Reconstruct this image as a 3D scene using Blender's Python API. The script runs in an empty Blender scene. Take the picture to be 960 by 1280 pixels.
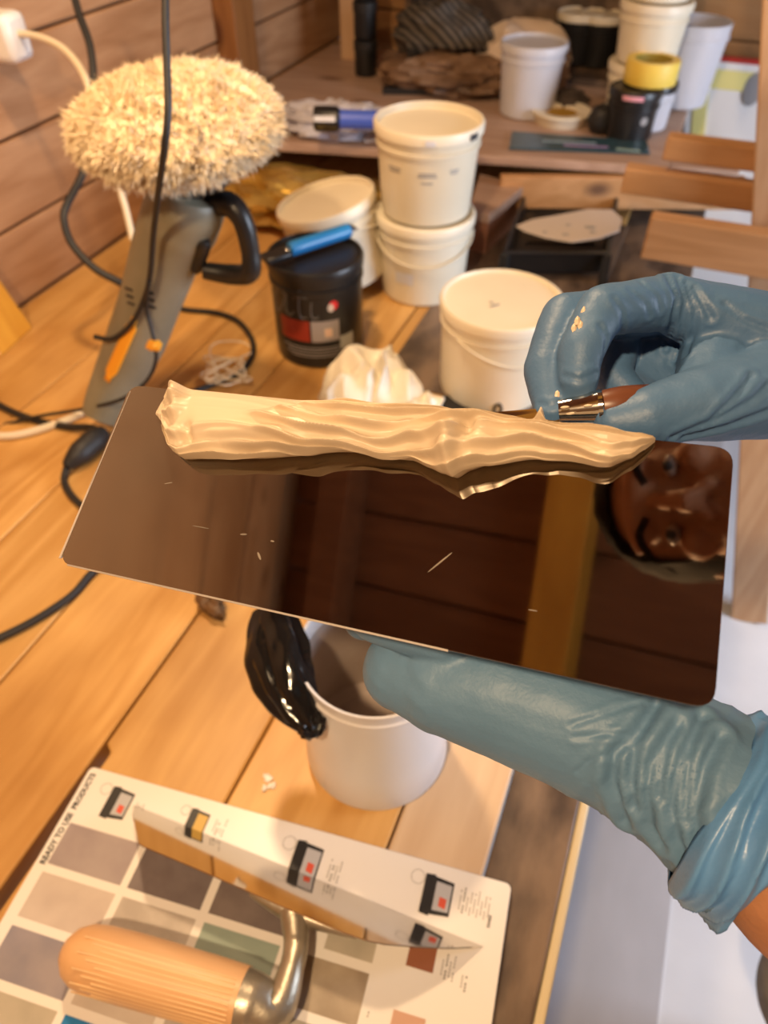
import bpy, bmesh, math, random
from mathutils import Vector, Matrix, noise, geometry
random.seed(7)
V = Vector
sc = bpy.context.scene
COL = sc.collection
# ------------------------------------------------------------------ camera
F = 924.0; CH = 0.8; YAW = math.radians(21.65); PIT = math.radians(45)
RT = V((math.cos(YAW), math.sin(YAW), 0)); FG = V((-math.sin(YAW), math.cos(YAW), 0)); UP = V((0, 0, 1))
FW = FG*math.cos(PIT) - UP*math.sin(PIT); UC = FG*math.sin(PIT) + UP*math.cos(PIT); CAM = V((0, 0, CH))
cd = bpy.data.cameras.new('camera'); cam = bpy.data.objects.new('camera', cd); COL.objects.link(cam)
cam.location = CAM; cam.rotation_euler = (math.radians(45), 0, YAW)
cd.sensor_fit = 'VERTICAL'; cd.sensor_height = 36; cd.lens = 36*F/1280; cd.clip_start = .02
cd.dof.use_dof = True; cd.dof.focus_distance = 0.375; cd.dof.aperture_fstop = 7.6
sc.camera = cam
# ------------------------------------------------------------------ colour management, sky, lights
vs = sc.view_settings; vs.view_transform = 'Standard'; vs.look = 'None'; vs.gamma = 1; vs.use_curve_mapping = False
vs.exposure = -0.62
w = bpy.data.worlds.new('sky'); sc.world = w; w.use_nodes = True
wn = w.node_tree.nodes; bg = wn['Background']
bg.inputs[0].default_value = (.62, .75, 1, 1); bg.inputs[1].default_value = 1.6
def area(name, loc, target, power, col, sx, sy=None):
    l = bpy.data.lights.new(name, 'AREA'); l.energy = power; l.color = col
    l.shape = 'RECTANGLE' if sy else 'DISK'; l.size = sx
    if sy: l.size_y = sy
    o = bpy.data.objects.new(name, l); COL.objects.link(o); o.location = loc
    o.rotation_euler = (V(target)-V(loc)).to_track_quat('-Z', 'Y').to_euler(); return o
LAMP = V((-.15, -.62, 1.74)); FILL_LAMP = V((-.62, .88, 1.45))
lamp_light = area('lamp_bulb_light', LAMP, (-.5, .55, 0), 46, (1, .68, .38), .09)
fill_light = area('added_fill_light', FILL_LAMP, (-.5, .6, 0), 24, (1, .68, .38), .12)  # unseen second lamp, added to brighten the left of the bench
WIN = (1.86, 1.15, .45)                     # centre of the window opening in the right wall
window_light = area('window_daylight', WIN, (-.2, .9, .1), 96, (.74, .84, 1), .95, 1.25)
# ------------------------------------------------------------------ geometry of the place seen by the lens
def ray(x, y): return RT*((x-480)/F) + UC*((640-y)/F) + FW
def at(x, y, z=0.0): r = ray(x, y); return CAM + r*((z-CH)/r.z)
def aty(x, y, Y): r = ray(x, y); return CAM + r*(Y/r.y)
def atx(x, y, X): r = ray(x, y); return CAM + r*(X/r.x)
def dep(x, y, d): return CAM + ray(x, y)*d
def hz(P, y):
    Q = P-CAM; s = (640-y)/F; return (s*Q.dot(FW)-Q.dot(UC))/(UC.z-s*FW.z)
def depth(P): return (P-CAM).dot(FW)
# ------------------------------------------------------------------ materials
def mat(name, col, rough=.5, metal=0, **k):
    m = bpy.data.materials.new(name); m.use_nodes = True
    b = m.node_tree.nodes['Principled BSDF']
    b.inputs['Base Color'].default_value = (*col, 1); b.inputs['Roughness'].default_value = rough
    b.inputs['Metallic'].default_value = metal
    for a, v in k.items(): b.inputs[a.replace('_', ' ')].default_value = v
    return m
class NT:
    def __init__(s, m): s.m = m; s.t = m.node_tree; s.b = s.t.nodes['Principled BSDF']
    def n(s, ty, **k):
        o = s.t.nodes.new(ty)
        for a, v in k.items():
            if a in o.inputs: o.inputs[a].default_value = v
            else: setattr(o, a, v)
        return o
    def l(s, a, b): s.t.links.new(a, b)
def noisy(name, c1, c2, rough=.5, scale=8, stretch=(1, 1, 1), bump=.0, bscale=60, metal=0, r2=None, detail=4, contrast=(.35, .65), **k):
    m = mat(name, c1, rough, metal, **k); g = NT(m)
    tc = g.n('ShaderNodeTexCoord'); mp = g.n('ShaderNodeMapping'); mp.inputs['Scale'].default_value = stretch
    oi = g.n('ShaderNodeObjectInfo'); ad = g.n('ShaderNodeVectorMath', operation='ADD')
    sm = g.n('ShaderNodeVectorMath', operation='SCALE'); sm.inputs[0].default_value = (7, 3, 5)
    g.l(oi.outputs['Random'], sm.inputs['Scale']); g.l(tc.outputs['Object'], ad.inputs[0]); g.l(sm.outputs[0], ad.inputs[1])
    g.l(ad.outputs[0], mp.inputs[0])
    nz = g.n('ShaderNodeTexNoise', Scale=scale, Detail=detail); g.l(mp.outputs[0], nz.inputs['Vector'])
    cr = g.n('ShaderNodeValToRGB'); cr.color_ramp.elements[0].position, cr.color_ramp.elements[1].position = contrast
    cr.color_ramp.elements[0].color = (*c1, 1); cr.color_ramp.elements[1].color = (*c2, 1)
    g.l(nz.outputs['Fac'], cr.inputs[0]); g.l(cr.outputs[0], g.b.inputs['Base Color'])
    if bump:
        n2 = g.n('ShaderNodeTexNoise', Scale=bscale, Detail=3); g.l(mp.outputs[0], n2.inputs['Vector'])
        bp = g.n('ShaderNodeBump', Strength=bump, Distance=.002); g.l(n2.outputs['Fac'], bp.inputs['Height']); g.l(bp.outputs[0], g.b.inputs['Normal'])
    if r2 is not None:
        mr = g.n('ShaderNodeMapRange'); mr.inputs['To Min'].default_value = rough; mr.inputs['To Max'].default_value = r2
        g.l(nz.outputs['Fac'], mr.inputs[0]); g.l(mr.outputs[0], g.b.inputs['Roughness'])
    return m
def wood(name, light, dark, knot, axis='Y', rough=.45, tint=.25, grain=1.0, kscale=1.0, stain=None):
    """planed boards: rings stretched along the axis, a few knots, per-board tint"""
    m = mat(name, light, rough); g = NT(m)
    tc = g.n('ShaderNodeTexCoord'); oi = g.n('ShaderNodeObjectInfo')
    sm = g.n('ShaderNodeVectorMath', operation='SCALE'); sm.inputs[0].default_value = (11, 17, 5)
    ad = g.n('ShaderNodeVectorMath', operation='ADD')
    g.l(oi.outputs['Random'], sm.inputs['Scale']); g.l(tc.outputs['Object'], ad.inputs[0]); g.l(sm.outputs[0], ad.inputs[1])
    mp = g.n('ShaderNodeMapping'); s = [9*grain, 9*grain, 9*grain]; s['XYZ'.index(axis)] = .9; mp.inputs['Scale'].default_value = s
    g.l(ad.outputs[0], mp.inputs[0])
    nz = g.n('ShaderNodeTexNoise', Scale=1.6, Detail=2, Distortion=.6); g.l(mp.outputs[0], nz.inputs['Vector'])
    mu = g.n('ShaderNodeMath', operation='MULTIPLY'); mu.inputs[1].default_value = 9
    fr = g.n('ShaderNodeMath', operation='PINGPONG'); fr.inputs[1].default_value = 1
    g.l(nz.outputs['Fac'], mu.inputs[0]); g.l(mu.outputs[0], fr.inputs[0])
    fine = g.n('ShaderNodeTexNoise', Scale=14, Detail=5); g.l(mp.outputs[0], fine.inputs['Vector'])
    av = g.n('ShaderNodeMath', operation='MULTIPLY_ADD'); av.inputs[1].default_value = .55
    g.l(fr.outputs[0], av.inputs[0]); fm = g.n('ShaderNodeMath', operation='MULTIPLY'); fm.inputs[1].default_value = .6
    g.l(fine.outputs['Fac'], fm.inputs[0]); g.l(fm.outputs[0], av.inputs[2])
    cr = g.n('ShaderNodeValToRGB'); cr.color_ramp.elements[0].color = (*light, 1); cr.color_ramp.elements[1].color = (*dark, 1)
    cr.color_ramp.elements[0].position = .15; cr.color_ramp.elements[1].position = 1.0
    g.l(av.outputs[0], cr.inputs[0])
    # knots
    mk = g.n('ShaderNodeMapping'); s = [7*kscale]*3; s['XYZ'.index(axis)] = 3.2*kscale; mk.inputs['Scale'].default_value = s
    g.l(ad.outputs[0], mk.inputs[0])
    vo = g.n('ShaderNodeTexVoronoi', Scale=1.0); g.l(mk.outputs[0], vo.inputs['Vector'])
    kr = g.n('ShaderNodeValToRGB'); kr.color_ramp.elements[0].position = .06; kr.color_ramp.elements[1].position = .17
    kr.color_ramp.elements[0].color = (1, 1, 1, 1); kr.color_ramp.elements[1].color = (0, 0, 0, 1)
    g.l(vo.outputs['Distance'], kr.inputs[0])
    mx = g.n('ShaderNodeMix', data_type='RGBA'); g.l(kr.outputs[0], mx.inputs['Factor']); g.l(cr.outputs[0], mx.inputs['A'])
    mx.inputs['B'].default_value = (*knot, 1)
    # large stains
    st = g.n('ShaderNodeTexNoise', Scale=2.7, Detail=3); g.l(ad.outputs[0], st.inputs['Vector'])
    sr = g.n('ShaderNodeValToRGB'); sr.color_ramp.elements[0].position = .5; sr.color_ramp.elements[1].position = .75
    g.l(st.outputs['Fac'], sr.inputs[0])
    m2 = g.n('ShaderNodeMix', data_type='RGBA', blend_type='MULTIPLY'); fc = g.n('ShaderNodeMath', operation='MULTIPLY'); fc.inputs[1].default_value = .75 if stain else 0.0
    g.l(sr.outputs[0], fc.inputs[0]); g.l(fc.outputs[0], m2.inputs['Factor']); g.l(mx.outputs['Result'], m2.inputs['A'])
    m2.inputs['B'].default_value = (*(stain or (1, 1, 1)), 1)
    hs = g.n('ShaderNodeHueSaturation'); mr = g.n('ShaderNodeMapRange'); mr.inputs['To Min'].default_value = 1-tint; mr.inputs['To Max'].default_value = 1+tint*.6
    g.l(oi.outputs['Random'], mr.inputs[0]); g.l(mr.outputs[0], hs.inputs['Value']); g.l(m2.outputs['Result'], hs.inputs['Color'])
    g.l(hs.outputs[0], g.b.inputs['Base Color'])
    bp = g.n('ShaderNodeBump', Strength=.15, Distance=.001); g.l(fine.outputs['Fac'], bp.inputs['Height']); g.l(bp.outputs[0], g.b.inputs['Normal'])
    return m
M = {}
M['table'] = wood('pine_tabletop', (.70, .42, .15), (.52, .27, .07), (.12, .045, .015), 'Y', .42, .12, .8, .8, (.45, .3, .15))
M['pale'] = wood('raw_pale_pine', (.70, .52, .34), (.6, .42, .26), (.12, .07, .04), 'Y', .6, .05, .9, 1.6)
M['dark'] = noisy('stained_dark_board', (.065, .042, .03), (.20, .135, .09), .5, 16, (1, .45, 1), .4, 80, contrast=(.40, .62), detail=8)
M['creamedge'] = mat('cream_edge_board', (.62, .52, .33), .6)
M['wallw'] = wood('wall_pine', (.55, .32, .17), (.38, .19, .085), (.13, .05, .02), 'Y', .5, .18, .7, .9)
M['backw'] = wood('back_wall_pine', (.46, .25, .10), (.36, .17, .06), (.12, .05, .02), 'X', .5, .12, .7, .9)
M['ceilw'] = wood('ceiling_pine', (.26, .11, .05), (.17, .065, .03), (.08, .03, .01), 'X', .5, .10, .7, .6)
M['beam'] = wood('amber_beam', (.70, .36, .05), (.55, .25, .03), (.3, .1, .02), 'Y', .4, .05, .6, .3)
M['post'] = wood('post_pine', (.60, .40, .24), (.47, .28, .15), (.16, .08, .04), 'Z', .5, .08, .9, 1.2)
M['rung'] = wood('rung_pine', (.60, .33, .15), (.46, .235, .09), (.16, .08, .04), 'X', .5, .1, .9, 1.0)
M['shelf'] = wood('shelf_pine', (.48, .33, .25), (.36, .23, .16), (.16, .08, .04), 'X', .5, .08, .9, .9)
M['orange'] = wood('orange_varnish', (.72, .36, .045), (.6, .27, .03), (.4, .15, .02), 'Z', .35, .03, .6, .2)
M['floor'] = noisy('white_floor', (.50, .52, .56), (.68, .70, .74), .26, 2.2, (1, 1, 1), .05, 30, r2=.42)
M['floor_strip'] = noisy('grey_floor_strip', (.36, .36, .38), (.46, .46, .49), .3, 5, (1, .4, 1))
M['plast'] = mat('plain_plaster_wall', (.55, .5, .45), .8)
M['steel'] = None
M['whitep'] = noisy('cream_white_plastic', (.68, .61, .46), (.76, .70, .56), .38, 3, Subsurface_Weight=.0)
M['whitelid'] = noisy('cream_white_lid', (.74, .67, .52), (.82, .76, .62), .42, 6, contrast=(.3, .8))
M['coolp'] = mat('translucent_white_plastic', (.74, .75, .82), .3, Transmission_Weight=.25, IOR=1.3)
M['tubw'] = mat('thin_white_tub_plastic', (.80, .79, .80), .25, Transmission_Weight=.15, IOR=1.3)
M['black'] = mat('black_plastic', (.012, .012, .013), .35)
M['blackg'] = mat('black_gloss_film', (.008, .008, .009), .10)
M['bmatte'] = mat('black_rubber', (.015, .014, .014), .55)
M['blue'] = mat('blue_plastic', (.02, .20, .50), .35)
M['blue2'] = mat('violet_blue_plastic', (.07, .13, .55), .3)
M['yellow'] = mat('yellow_tape', (.82, .60, .10), .5)
M['white'] = mat('white_plain', (.86, .86, .86), .4)
M['cablew'] = mat('white_cable_sheath', (.75, .66, .50), .45)
M['chart'] = mat('glossy_white_card', (.80, .78, .76), .32)
M['ink'] = mat('black_ink', (.03, .03, .035), .6)
M['greyink'] = mat('grey_ink', (.30, .29, .29), .6)
M['red'] = mat('red_print', (.45, .03, .02), .45)
M['olive'] = noisy('olive_grey_housing', (.20, .185, .13), (.25, .23, .165), .45, 12)
M['orangep'] = mat('orange_plastic', (.95, .42, .03), .4)
M['wool'] = noisy('sheepskin_wool', (.80, .66, .44), (.88, .76, .56), .9, 20, Sheen_Weight=.3)
M['handle'] = wood('turned_beech', (.74, .46, .24), (.66, .38, .18), (.6, .35, .15), 'X', .4, .02, 1.2, .01)
M['cast'] = noisy('cast_aluminium', (.42, .38, .31), (.5, .46, .38), .38, 40, metal=.85, bump=.15, bscale=200)
M['skin'] = noisy('arm_skin', (.38, .165, .075), (.45, .205, .10), .62, 30, bump=.25, bscale=350, Subsurface_Weight=.08)
M['glove'] = noisy('blue_nitrile', (.058, .135, .27), (.075, .165, .32), .46, 14, bump=.12, bscale=500, r2=.52)
M['glovel'] = noisy('lit_blue_nitrile', (.10, .205, .34), (.12, .235, .385), .46, 14, bump=.12, bscale=500, r2=.55)  # same gloves; stronger light on the lower hand put into this paler blue
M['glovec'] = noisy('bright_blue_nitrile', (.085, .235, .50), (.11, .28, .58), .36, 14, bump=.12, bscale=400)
M['putty'] = noisy('wet_lime_plaster', (.62, .505, .36), (.66, .55, .41), .42, 20)
M['shirt'] = noisy('charcoal_cotton', (.05, .05, .055), (.07, .07, .075), .9, 50)
M['trouser'] = noisy('grey_work_cotton', (.19, .18, .175), (.25, .24, .23), .85, 40, bump=.3, bscale=300)
M['hair'] = noisy('dark_brown_hair', (.006, .004, .003), (.016, .010, .007), .8, 80, Specular_IOR_Level=.15)
M['lips'] = mat('lip_skin', (.4, .13, .10), .5); M['eyew'] = mat('eye_white', (.38, .30, .26), .3)
# ------------------------------------------------------------------ object helpers
ORG = {}
def tag(o, label=None, cat=None, group=None, kind=None):
    if label: o['label'] = label
    if cat: o['category'] = cat
    if group: o['group'] = group
    if kind: o['kind'] = kind
    return o
def thing(name, label, cat, loc, group=None, kind=None):
    o = bpy.data.objects.new(name, None); COL.objects.link(o); o.location = loc; o.empty_display_size = .03
    ORG[o.name] = Matrix.Translation(V(loc)); return tag(o, label, cat, group, kind)
class MB:
    def __init__(s): s.v = []; s.f = []; s.m = []; s.mi = 0
    def add(s, vs_, fs):
        k = len(s.v); s.v += [V(p) for p in vs_]; s.f += [tuple(i+k for i in f) for f in fs]; s.m += [s.mi]*len(fs); return s
    def box(s, c, d, R=None):
        c = V(c); R = R or Matrix.Identity(3); x, y, z = [a/2 for a in d]
        P = [c + R @ V((i*x, j*y, k*z)) for i in (-1, 1) for j in (-1, 1) for k in (-1, 1)]
        return s.add(P, [(0, 1, 3, 2), (4, 6, 7, 5), (0, 4, 5, 1), (2, 3, 7, 6), (0, 2, 6, 4), (1, 5, 7, 3)])
    def bar(s, a, b, w_, h_, up=(0, 0, 1)):
        a = V(a); b = V(b); d = (b-a); L = d.length; x = d/L; u = V(up); y = u.cross(x)
        if y.length < 1e-4: y = V((1, 0, 0)).cross(x)
        y.normalize(); z = x.cross(y); R = Matrix((x, y, z)).transposed()
        return s.box((a+b)/2, (L, w_, h_), R)
    def prism(s, pts, off):
        """polygon of 3-D points, extruded by off"""
        n = len(pts); off = V(off); P = [V(p) for p in pts] + [V(p)+off for p in pts]
        return s.add(P, [tuple(range(n))[::-1], tuple(range(n, 2*n))] + [(i, (i+1) % n, n+(i+1) % n, n+i) for i in range(n)])
    def grid(s, fn, nu, nv, cu=False, cv=False):
        P = [fn(i/(nu if cu else nu-1), j/(nv if cv else nv-1)) for i in range(nu) for j in range(nv)]
        fs = []
        for i in range(nu if cu else nu-1):
            for j in range(nv if cv else nv-1):
                a, b = i, (i+1) % nu; c, d = j, (j+1) % nv
                fs.append((a*nv+c, b*nv+c, b*nv+d, a*nv+d))
        return s.add(P, fs)
    def lathe(s, prof, c, R=None, seg=40):
        c = V(c); R = R or Matrix.Identity(3); n = len(prof); P = []
        for i in range(seg):
            a = 2*math.pi*i/seg
            for r, z in prof: P.append(c + R @ V((r*math.cos(a), r*math.sin(a), z)))
        fs = [(i*n+j, ((i+1) % seg)*n+j, ((i+1) % seg)*n+j+1, i*n+j+1) for i in range(seg) for j in range(n-1)]
        return s.add(P, fs)
    def tube(s, pts, r, seg=10, smooth=6, cap=True):
        pts = [V(p) for p in pts]; rs = r if isinstance(r, (list, tuple)) else [r]*len(pts)
        if smooth > 1 and len(pts) > 2:
            Q = []; W = []
            for i in range(len(pts)-1):
                p0 = pts[max(i-1, 0)]; p1 = pts[i]; p2 = pts[i+1]; p3 = pts[min(i+2, len(pts)-1)]
                for k in range(smooth):
                    t = k/smooth
                    Q.append(.5*((2*p1)+(-p0+p2)*t+(2*p0-5*p1+4*p2-p3)*t*t+(-p0+3*p1-3*p2+p3)*t**3)); W.append(rs[i]*(1-t)+rs[i+1]*t)
            Q.append(pts[-1]); W.append(rs[-1]); pts, rs = Q, W
        n = None; P = []
        for i, p in enumerate(pts):
            d = (pts[min(i+1, len(pts)-1)]-pts[max(i-1, 0)]).normalized()
            if n is None: n = d.orthogonal().normalized()
            n = (n-d*n.dot(d)).normalized(); b = d.cross(n)
            P += [p+(n*math.cos(2*math.pi*k/seg)+b*math.sin(2*math.pi*k/seg))*rs[i] for k in range(seg)]
        fs = [(i*seg+k, i*seg+(k+1) % seg, (i+1)*seg+(k+1) % seg, (i+1)*seg+k) for i in range(len(pts)-1) for k in range(seg)]
        if cap: fs += [tuple(range(seg))[::-1], tuple(range((len(pts)-1)*seg, len(pts)*seg))]
        return s.add(P, fs)
    def ball(s, c, r, R=None, seg=16, rings=10, fn=None):
        c = V(c); r = V((r, r, r)) if not hasattr(r, '__len__') else V(r); R = R or Matrix.Identity(3)
        P = [V((0, 0, 1))]
        for j in range(1, rings):
            a = math.pi*j/rings
            P += [V((math.sin(a)*math.cos(2*math.pi*i/seg), math.sin(a)*math.sin(2*math.pi*i/seg), math.cos(a))) for i in range(seg)]
        P.append(V((0, 0, -1))); last = len(P)-1
        if fn: P = [p*fn(p) for p in P]
        P = [c+R @ V((p.x*r.x, p.y*r.y, p.z*r.z)) for p in P]
        fs = [(0, 1+i, 1+(i+1) % seg) for i in range(seg)]
        for j in range(rings-2): fs += [(1+j*seg+i, 1+(j+1)*seg+i, 1+(j+1)*seg+(i+1) % seg, 1+j*seg+(i+1) % seg) for i in range(seg)]
        k = 1+(rings-2)*seg; fs += [(last, k+(i+1) % seg, k+i) for i in range(seg)]
        return s.add(P, fs)
    def capsule(s, a, b, ra, rb, seg=14):
        a = V(a); b = V(b); s.ball(a, ra, seg=seg, rings=8); s.ball(b, rb, seg=seg, rings=8)
        d = b-a
        if d.length > 1e-5: s.tube([a, b], [ra, rb], seg=seg, smooth=1)
        return s
    def mesh(s, name, W=None, smooth=35):
        me = bpy.data.meshes.new(name); inv = W.inverted() if W else None
        me.from_pydata([tuple(inv @ p) if inv else tuple(p) for p in s.v], [], s.f); me.validate()
        bm = bmesh.new(); bm.from_mesh(me); bmesh.ops.recalc_face_normals(bm, faces=bm.faces); bm.to_mesh(me); bm.free()
        if smooth:
            me.polygons.foreach_set('use_smooth', [True]*len(me.polygons)); me.set_sharp_from_angle(angle=math.radians(smooth))
        return me
    def build(s, name, material, parent=None, label=None, cat=None, group=None, kind=None, smooth=35, bevel=0, solid=0, sub=0, org=None):
        W = ORG[parent.name] if parent else (Matrix.Translation(V(org)) if org is not None else Matrix.Identity(4))
        me = s.mesh(name, W, smooth)
        return link(name, me, material, parent, label, cat, group, kind, bevel, solid, sub, W)
def link(name, me, material, parent=None, label=None, cat=None, group=None, kind=None, bevel=0, solid=0, sub=0, W=None):
    mats = material if isinstance(material, (list, tuple)) else [material]
    for m_ in mats: me.materials.append(m_)
    o = bpy.data.objects.new(name, me); COL.objects.link(o)
    if parent: o.parent = parent
    elif W: o.matrix_world = W
    ORG[o.name] = W or Matrix.Identity(4)
    if sub: a = o.modifiers.new('sub', 'SUBSURF'); a.levels = a.render_levels = sub
    if solid: a = o.modifiers.new('solid', 'SOLIDIFY'); a.thickness = solid; a.offset = 0
    if bevel: a = o.modifiers.new('bevel', 'BEVEL'); a.width = bevel; a.segments = 2; a.limit_method = 'ANGLE'
    return tag(o, label, cat, group, kind)
def remeshed(mb, voxel, smooth=6):
    """one continuous skin round the overlapping limbs in mb"""
    me = bpy.data.meshes.new('tmp'); me.from_pydata([tuple(p) for p in mb.v], [], mb.f)
    bm = bmesh.new(); bm.from_mesh(me); bmesh.ops.recalc_face_normals(bm, faces=bm.faces); bm.to_mesh(me); bm.free()
    o = bpy.data.objects.new('tmp', me); COL.objects.link(o)
    r = o.modifiers.new('r', 'REMESH'); r.mode = 'VOXEL'; r.voxel_size = voxel; r.use_smooth_shade = True
    s = o.modifiers.new('s', 'SMOOTH'); s.factor = .5; s.iterations = smooth
    dg = bpy.context.evaluated_depsgraph_get(); dg.update()
    out = bpy.data.meshes.new_from_object(o.evaluated_get(dg)); bpy.data.objects.remove(o)
    out.polygons.foreach_set('use_smooth', [True]*len(out.polygons)); return out
def normals(me):
    return [V(v.normal) for v in me.vertices]
def shift(me, W):
    me.transform(W.inverted()); return me
def rough_fn(c, amp, sc_): return lambda p: 1+amp*noise.noise(V(p)*sc_+V(c)*13)+amp*.5*noise.noise(V(p)*sc_*2.3+V(c)*7)
def Rz(a): return Matrix.Rotation(a, 3, 'Z')
def basis(x, z):
    x = V(x).normalized(); z = V(z); z = (z-x*z.dot(x)).normalized(); y = z.cross(x); return Matrix((x, y, z)).transposed()
def text_mesh(txt, size, place, bold=0):
    """flat lettering; place maps (x, y) to a 3-D point"""
    c = bpy.data.curves.new('t', 'FONT'); c.body = txt; c.size = size; c.offset = bold; c.resolution_u = 2
    o = bpy.data.objects.new('t', c); COL.objects.link(o)
    dg = bpy.context.evaluated_depsgraph_get(); dg.update(); me = bpy.data.meshes.new_from_object(o.evaluated_get(dg)); bpy.data.objects.remove(o)
    mb = MB(); mb.add([place(v.co.x, v.co.y) for v in me.vertices], [tuple(p.vertices) for p in me.polygons]); return mb
# ================================================================== THE ROOM
X0, X1, Y0, Y1, Z0, Z1 = -1.24, 1.9, -1.3, 2.75, -.75, 2.0
m = MB(); m.box(((X0+X1)/2, (Y0+Y1)/2, Z0-.05), (X1-X0+.4, Y1-Y0+.4, .1)); floor = m.build('floor', M['floor'], kind='structure', smooth=0)
m = MB(); m.box((.19, .75, Z0+.002), (.30, 3.9, .004)); m.build('floor_strip', M['floor_strip'], floor, label='greyer strip of floor along the bench', smooth=0)
def plank_wall(name, fixed, axis, a0, a1, z0, z1, hgt, material, inward, thick=.022, joints=()):
    """backing slab with overlapping boards; axis = running direction; skips rectangle holes handled by caller"""
    s = MB(); t = .03
    off = fixed - inward*(thick+t/2)
    if axis == 'Y': s.box((off, (a0+a1)/2, (z0+z1)/2), (t, a1-a0, z1-z0))
    else: s.box(((a0+a1)/2, off, (z0+z1)/2), (a1-a0, t, z1-z0))
    w_ = s.build(name, material, kind='structure', smooth=0)
    n = int(math.ceil((z1-z0)/hgt))
    for k in range(n):
        za = z0+k*hgt; zb = min(z1, za+hgt-.006); c = fixed-inward*thick/2
        if zb-za < .02: continue
        b = MB(); off = ((k*37) % 5-2)*.0006
        if axis == 'Y': b.box((c+off, (a0+a1)/2, (za+zb)/2), (thick, a1-a0, zb-za))
        else: b.box(((a0+a1)/2, c+off, (za+zb)/2), (a1-a0, thick, zb-za))
        b.build('plank', material, w_, smooth=0, bevel=.004)
    return w_
plank_wall('wall_left', X0, 'Y', Y0, Y1, Z0, Z1, .150, M['wallw'], 1)
plank_wall('wall_back', Y1, 'X', X0, X1, Z0, Z1, .165, M['backw'], -1)
plank_wall('wall_front', Y0, 'X', X0, X1, Z0, Z1, .165, M['backw'], 1)
# right wall with a window opening
s = MB(); wy0, wy1, wz0, wz1 = .50, 1.80, -.05, .95
for y0, y1, z0, z1 in ((Y0, wy0, Z0, Z1), (wy1, Y1, Z0, Z1), (wy0, wy1, Z0, wz0), (wy0, wy1, wz1, Z1)):
    s.box((X1+.05, (y0+y1)/2, (z0+z1)/2), (.1, y1-y0, z1-z0))
wr = s.build('wall_right', M['plast'], kind='structure', smooth=0)
s = MB()
for y0, y1, z0, z1 in ((wy0-.03, wy1+.03, wz0-.05, wz0), (wy0-.03, wy1+.03, wz1, wz1+.05), (wy0-.05, wy0, wz0-.05, wz1+.05), (wy1, wy1+.05, wz0-.05, wz1+.05), (1.13, 1.17, wz0, wz1)):
    s.box((X1+.03, (y0+y1)/2, (z0+z1)/2), (.12, y1-y0, z1-z0))
wf = s.build('window_1', M['white'], kind='structure', smooth=0, bevel=.004)
g_ = mat('window_glass', (1, 1, 1), 0, Transmission_Weight=1, IOR=1.02)
for y0, y1 in ((wy0, 1.13), (1.17, wy1)):
    s = MB(); s.box((X1+.06, (y0+y1)/2, (wz0+wz1)/2), (.006, y1-y0, wz1-wz0)); s.build('pane', g_, wf, smooth=0)
# ceiling: boards across, amber beam along
s = MB(); s.box(((X0+X1)/2, (Y0+Y1)/2, Z1+.05), (X1-X0+.3, Y1-Y0+.3, .03)); ce = s.build('ceiling', M['ceilw'], kind='structure', smooth=0)
y = Y0
k = 0
while y < Y1:
    s = MB(); y2 = min(Y1, y+.20); s.box(((X0+X1)/2, (y+y2)/2, Z1+.012+.001*(k % 3)), (X1-X0+.02, y2-y-.007, .024)); s.build('plank', M['ceilw'], ce, smooth=0, bevel=.004); y += .20; k += 1
s = MB(); s.box((-.41, (Y0+Y1)/2, Z1-.05), (.105, Y1-Y0, .10)); s.build('trim_1', M['beam'], kind='structure', smooth=0, bevel=.004)
s = MB(); s.box((-1.05, (Y0+Y1)/2, Z1-.05), (.095, Y1-Y0, .10)); s.build('trim_2', M['ceilw'], kind='structure', smooth=0, bevel=.004)
# vertical posts on the walls
pa = atx(280, 30, X0); s = MB(); s.box((X0+.035, pa.y, .43), (.06, .105, 2.3)); s.build('trim_3', wood('brown_post', (.36, .16, .05), (.25, .1, .03), (.1, .03, .01), 'Z'), kind='structure', smooth=0, bevel=.004)
pb = aty(441, 60, Y1-.25)
s = MB(); s.box((pb.x, pb.y, .43), (.06, .06, 2.3)); s.build('trim_4', M['post'], kind='structure', smooth=0, bevel=.004)
# ceiling lamp and an added fill lamp (its own light sits just under the shade)
em = mat('warm_bulb', (1, .8, .5), .4, Emission_Strength=6.0); em.node_tree.nodes['Principled BSDF'].inputs['Emission Color'].default_value = (1, .62, .28, 1)
for LP, lab in ((LAMP, 'round metal pendant lamp over the near end of the bench'), (FILL_LAMP, 'added unseen pendant lamp over the polisher by the plank wall')):
    lt = thing('pendant_lamp', lab, 'lamp', LP)
    s = MB(); s.lathe([(.02, .11), (.03, .10), (.085, .03), (.10, .012), (.095, .012), (.08, .028), (.026, .09)], LP, seg=32); s.build('shade', M['bmatte'], lt)
    s = MB(); s.tube([LP+UP*.10, V((LP.x, LP.y, Z1))], .004, 8, 1); s.build('cord', M['black'], lt)
    s = MB(); s.ball(LP+UP*.055, .022); s.build('bulb', em, lt)
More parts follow.
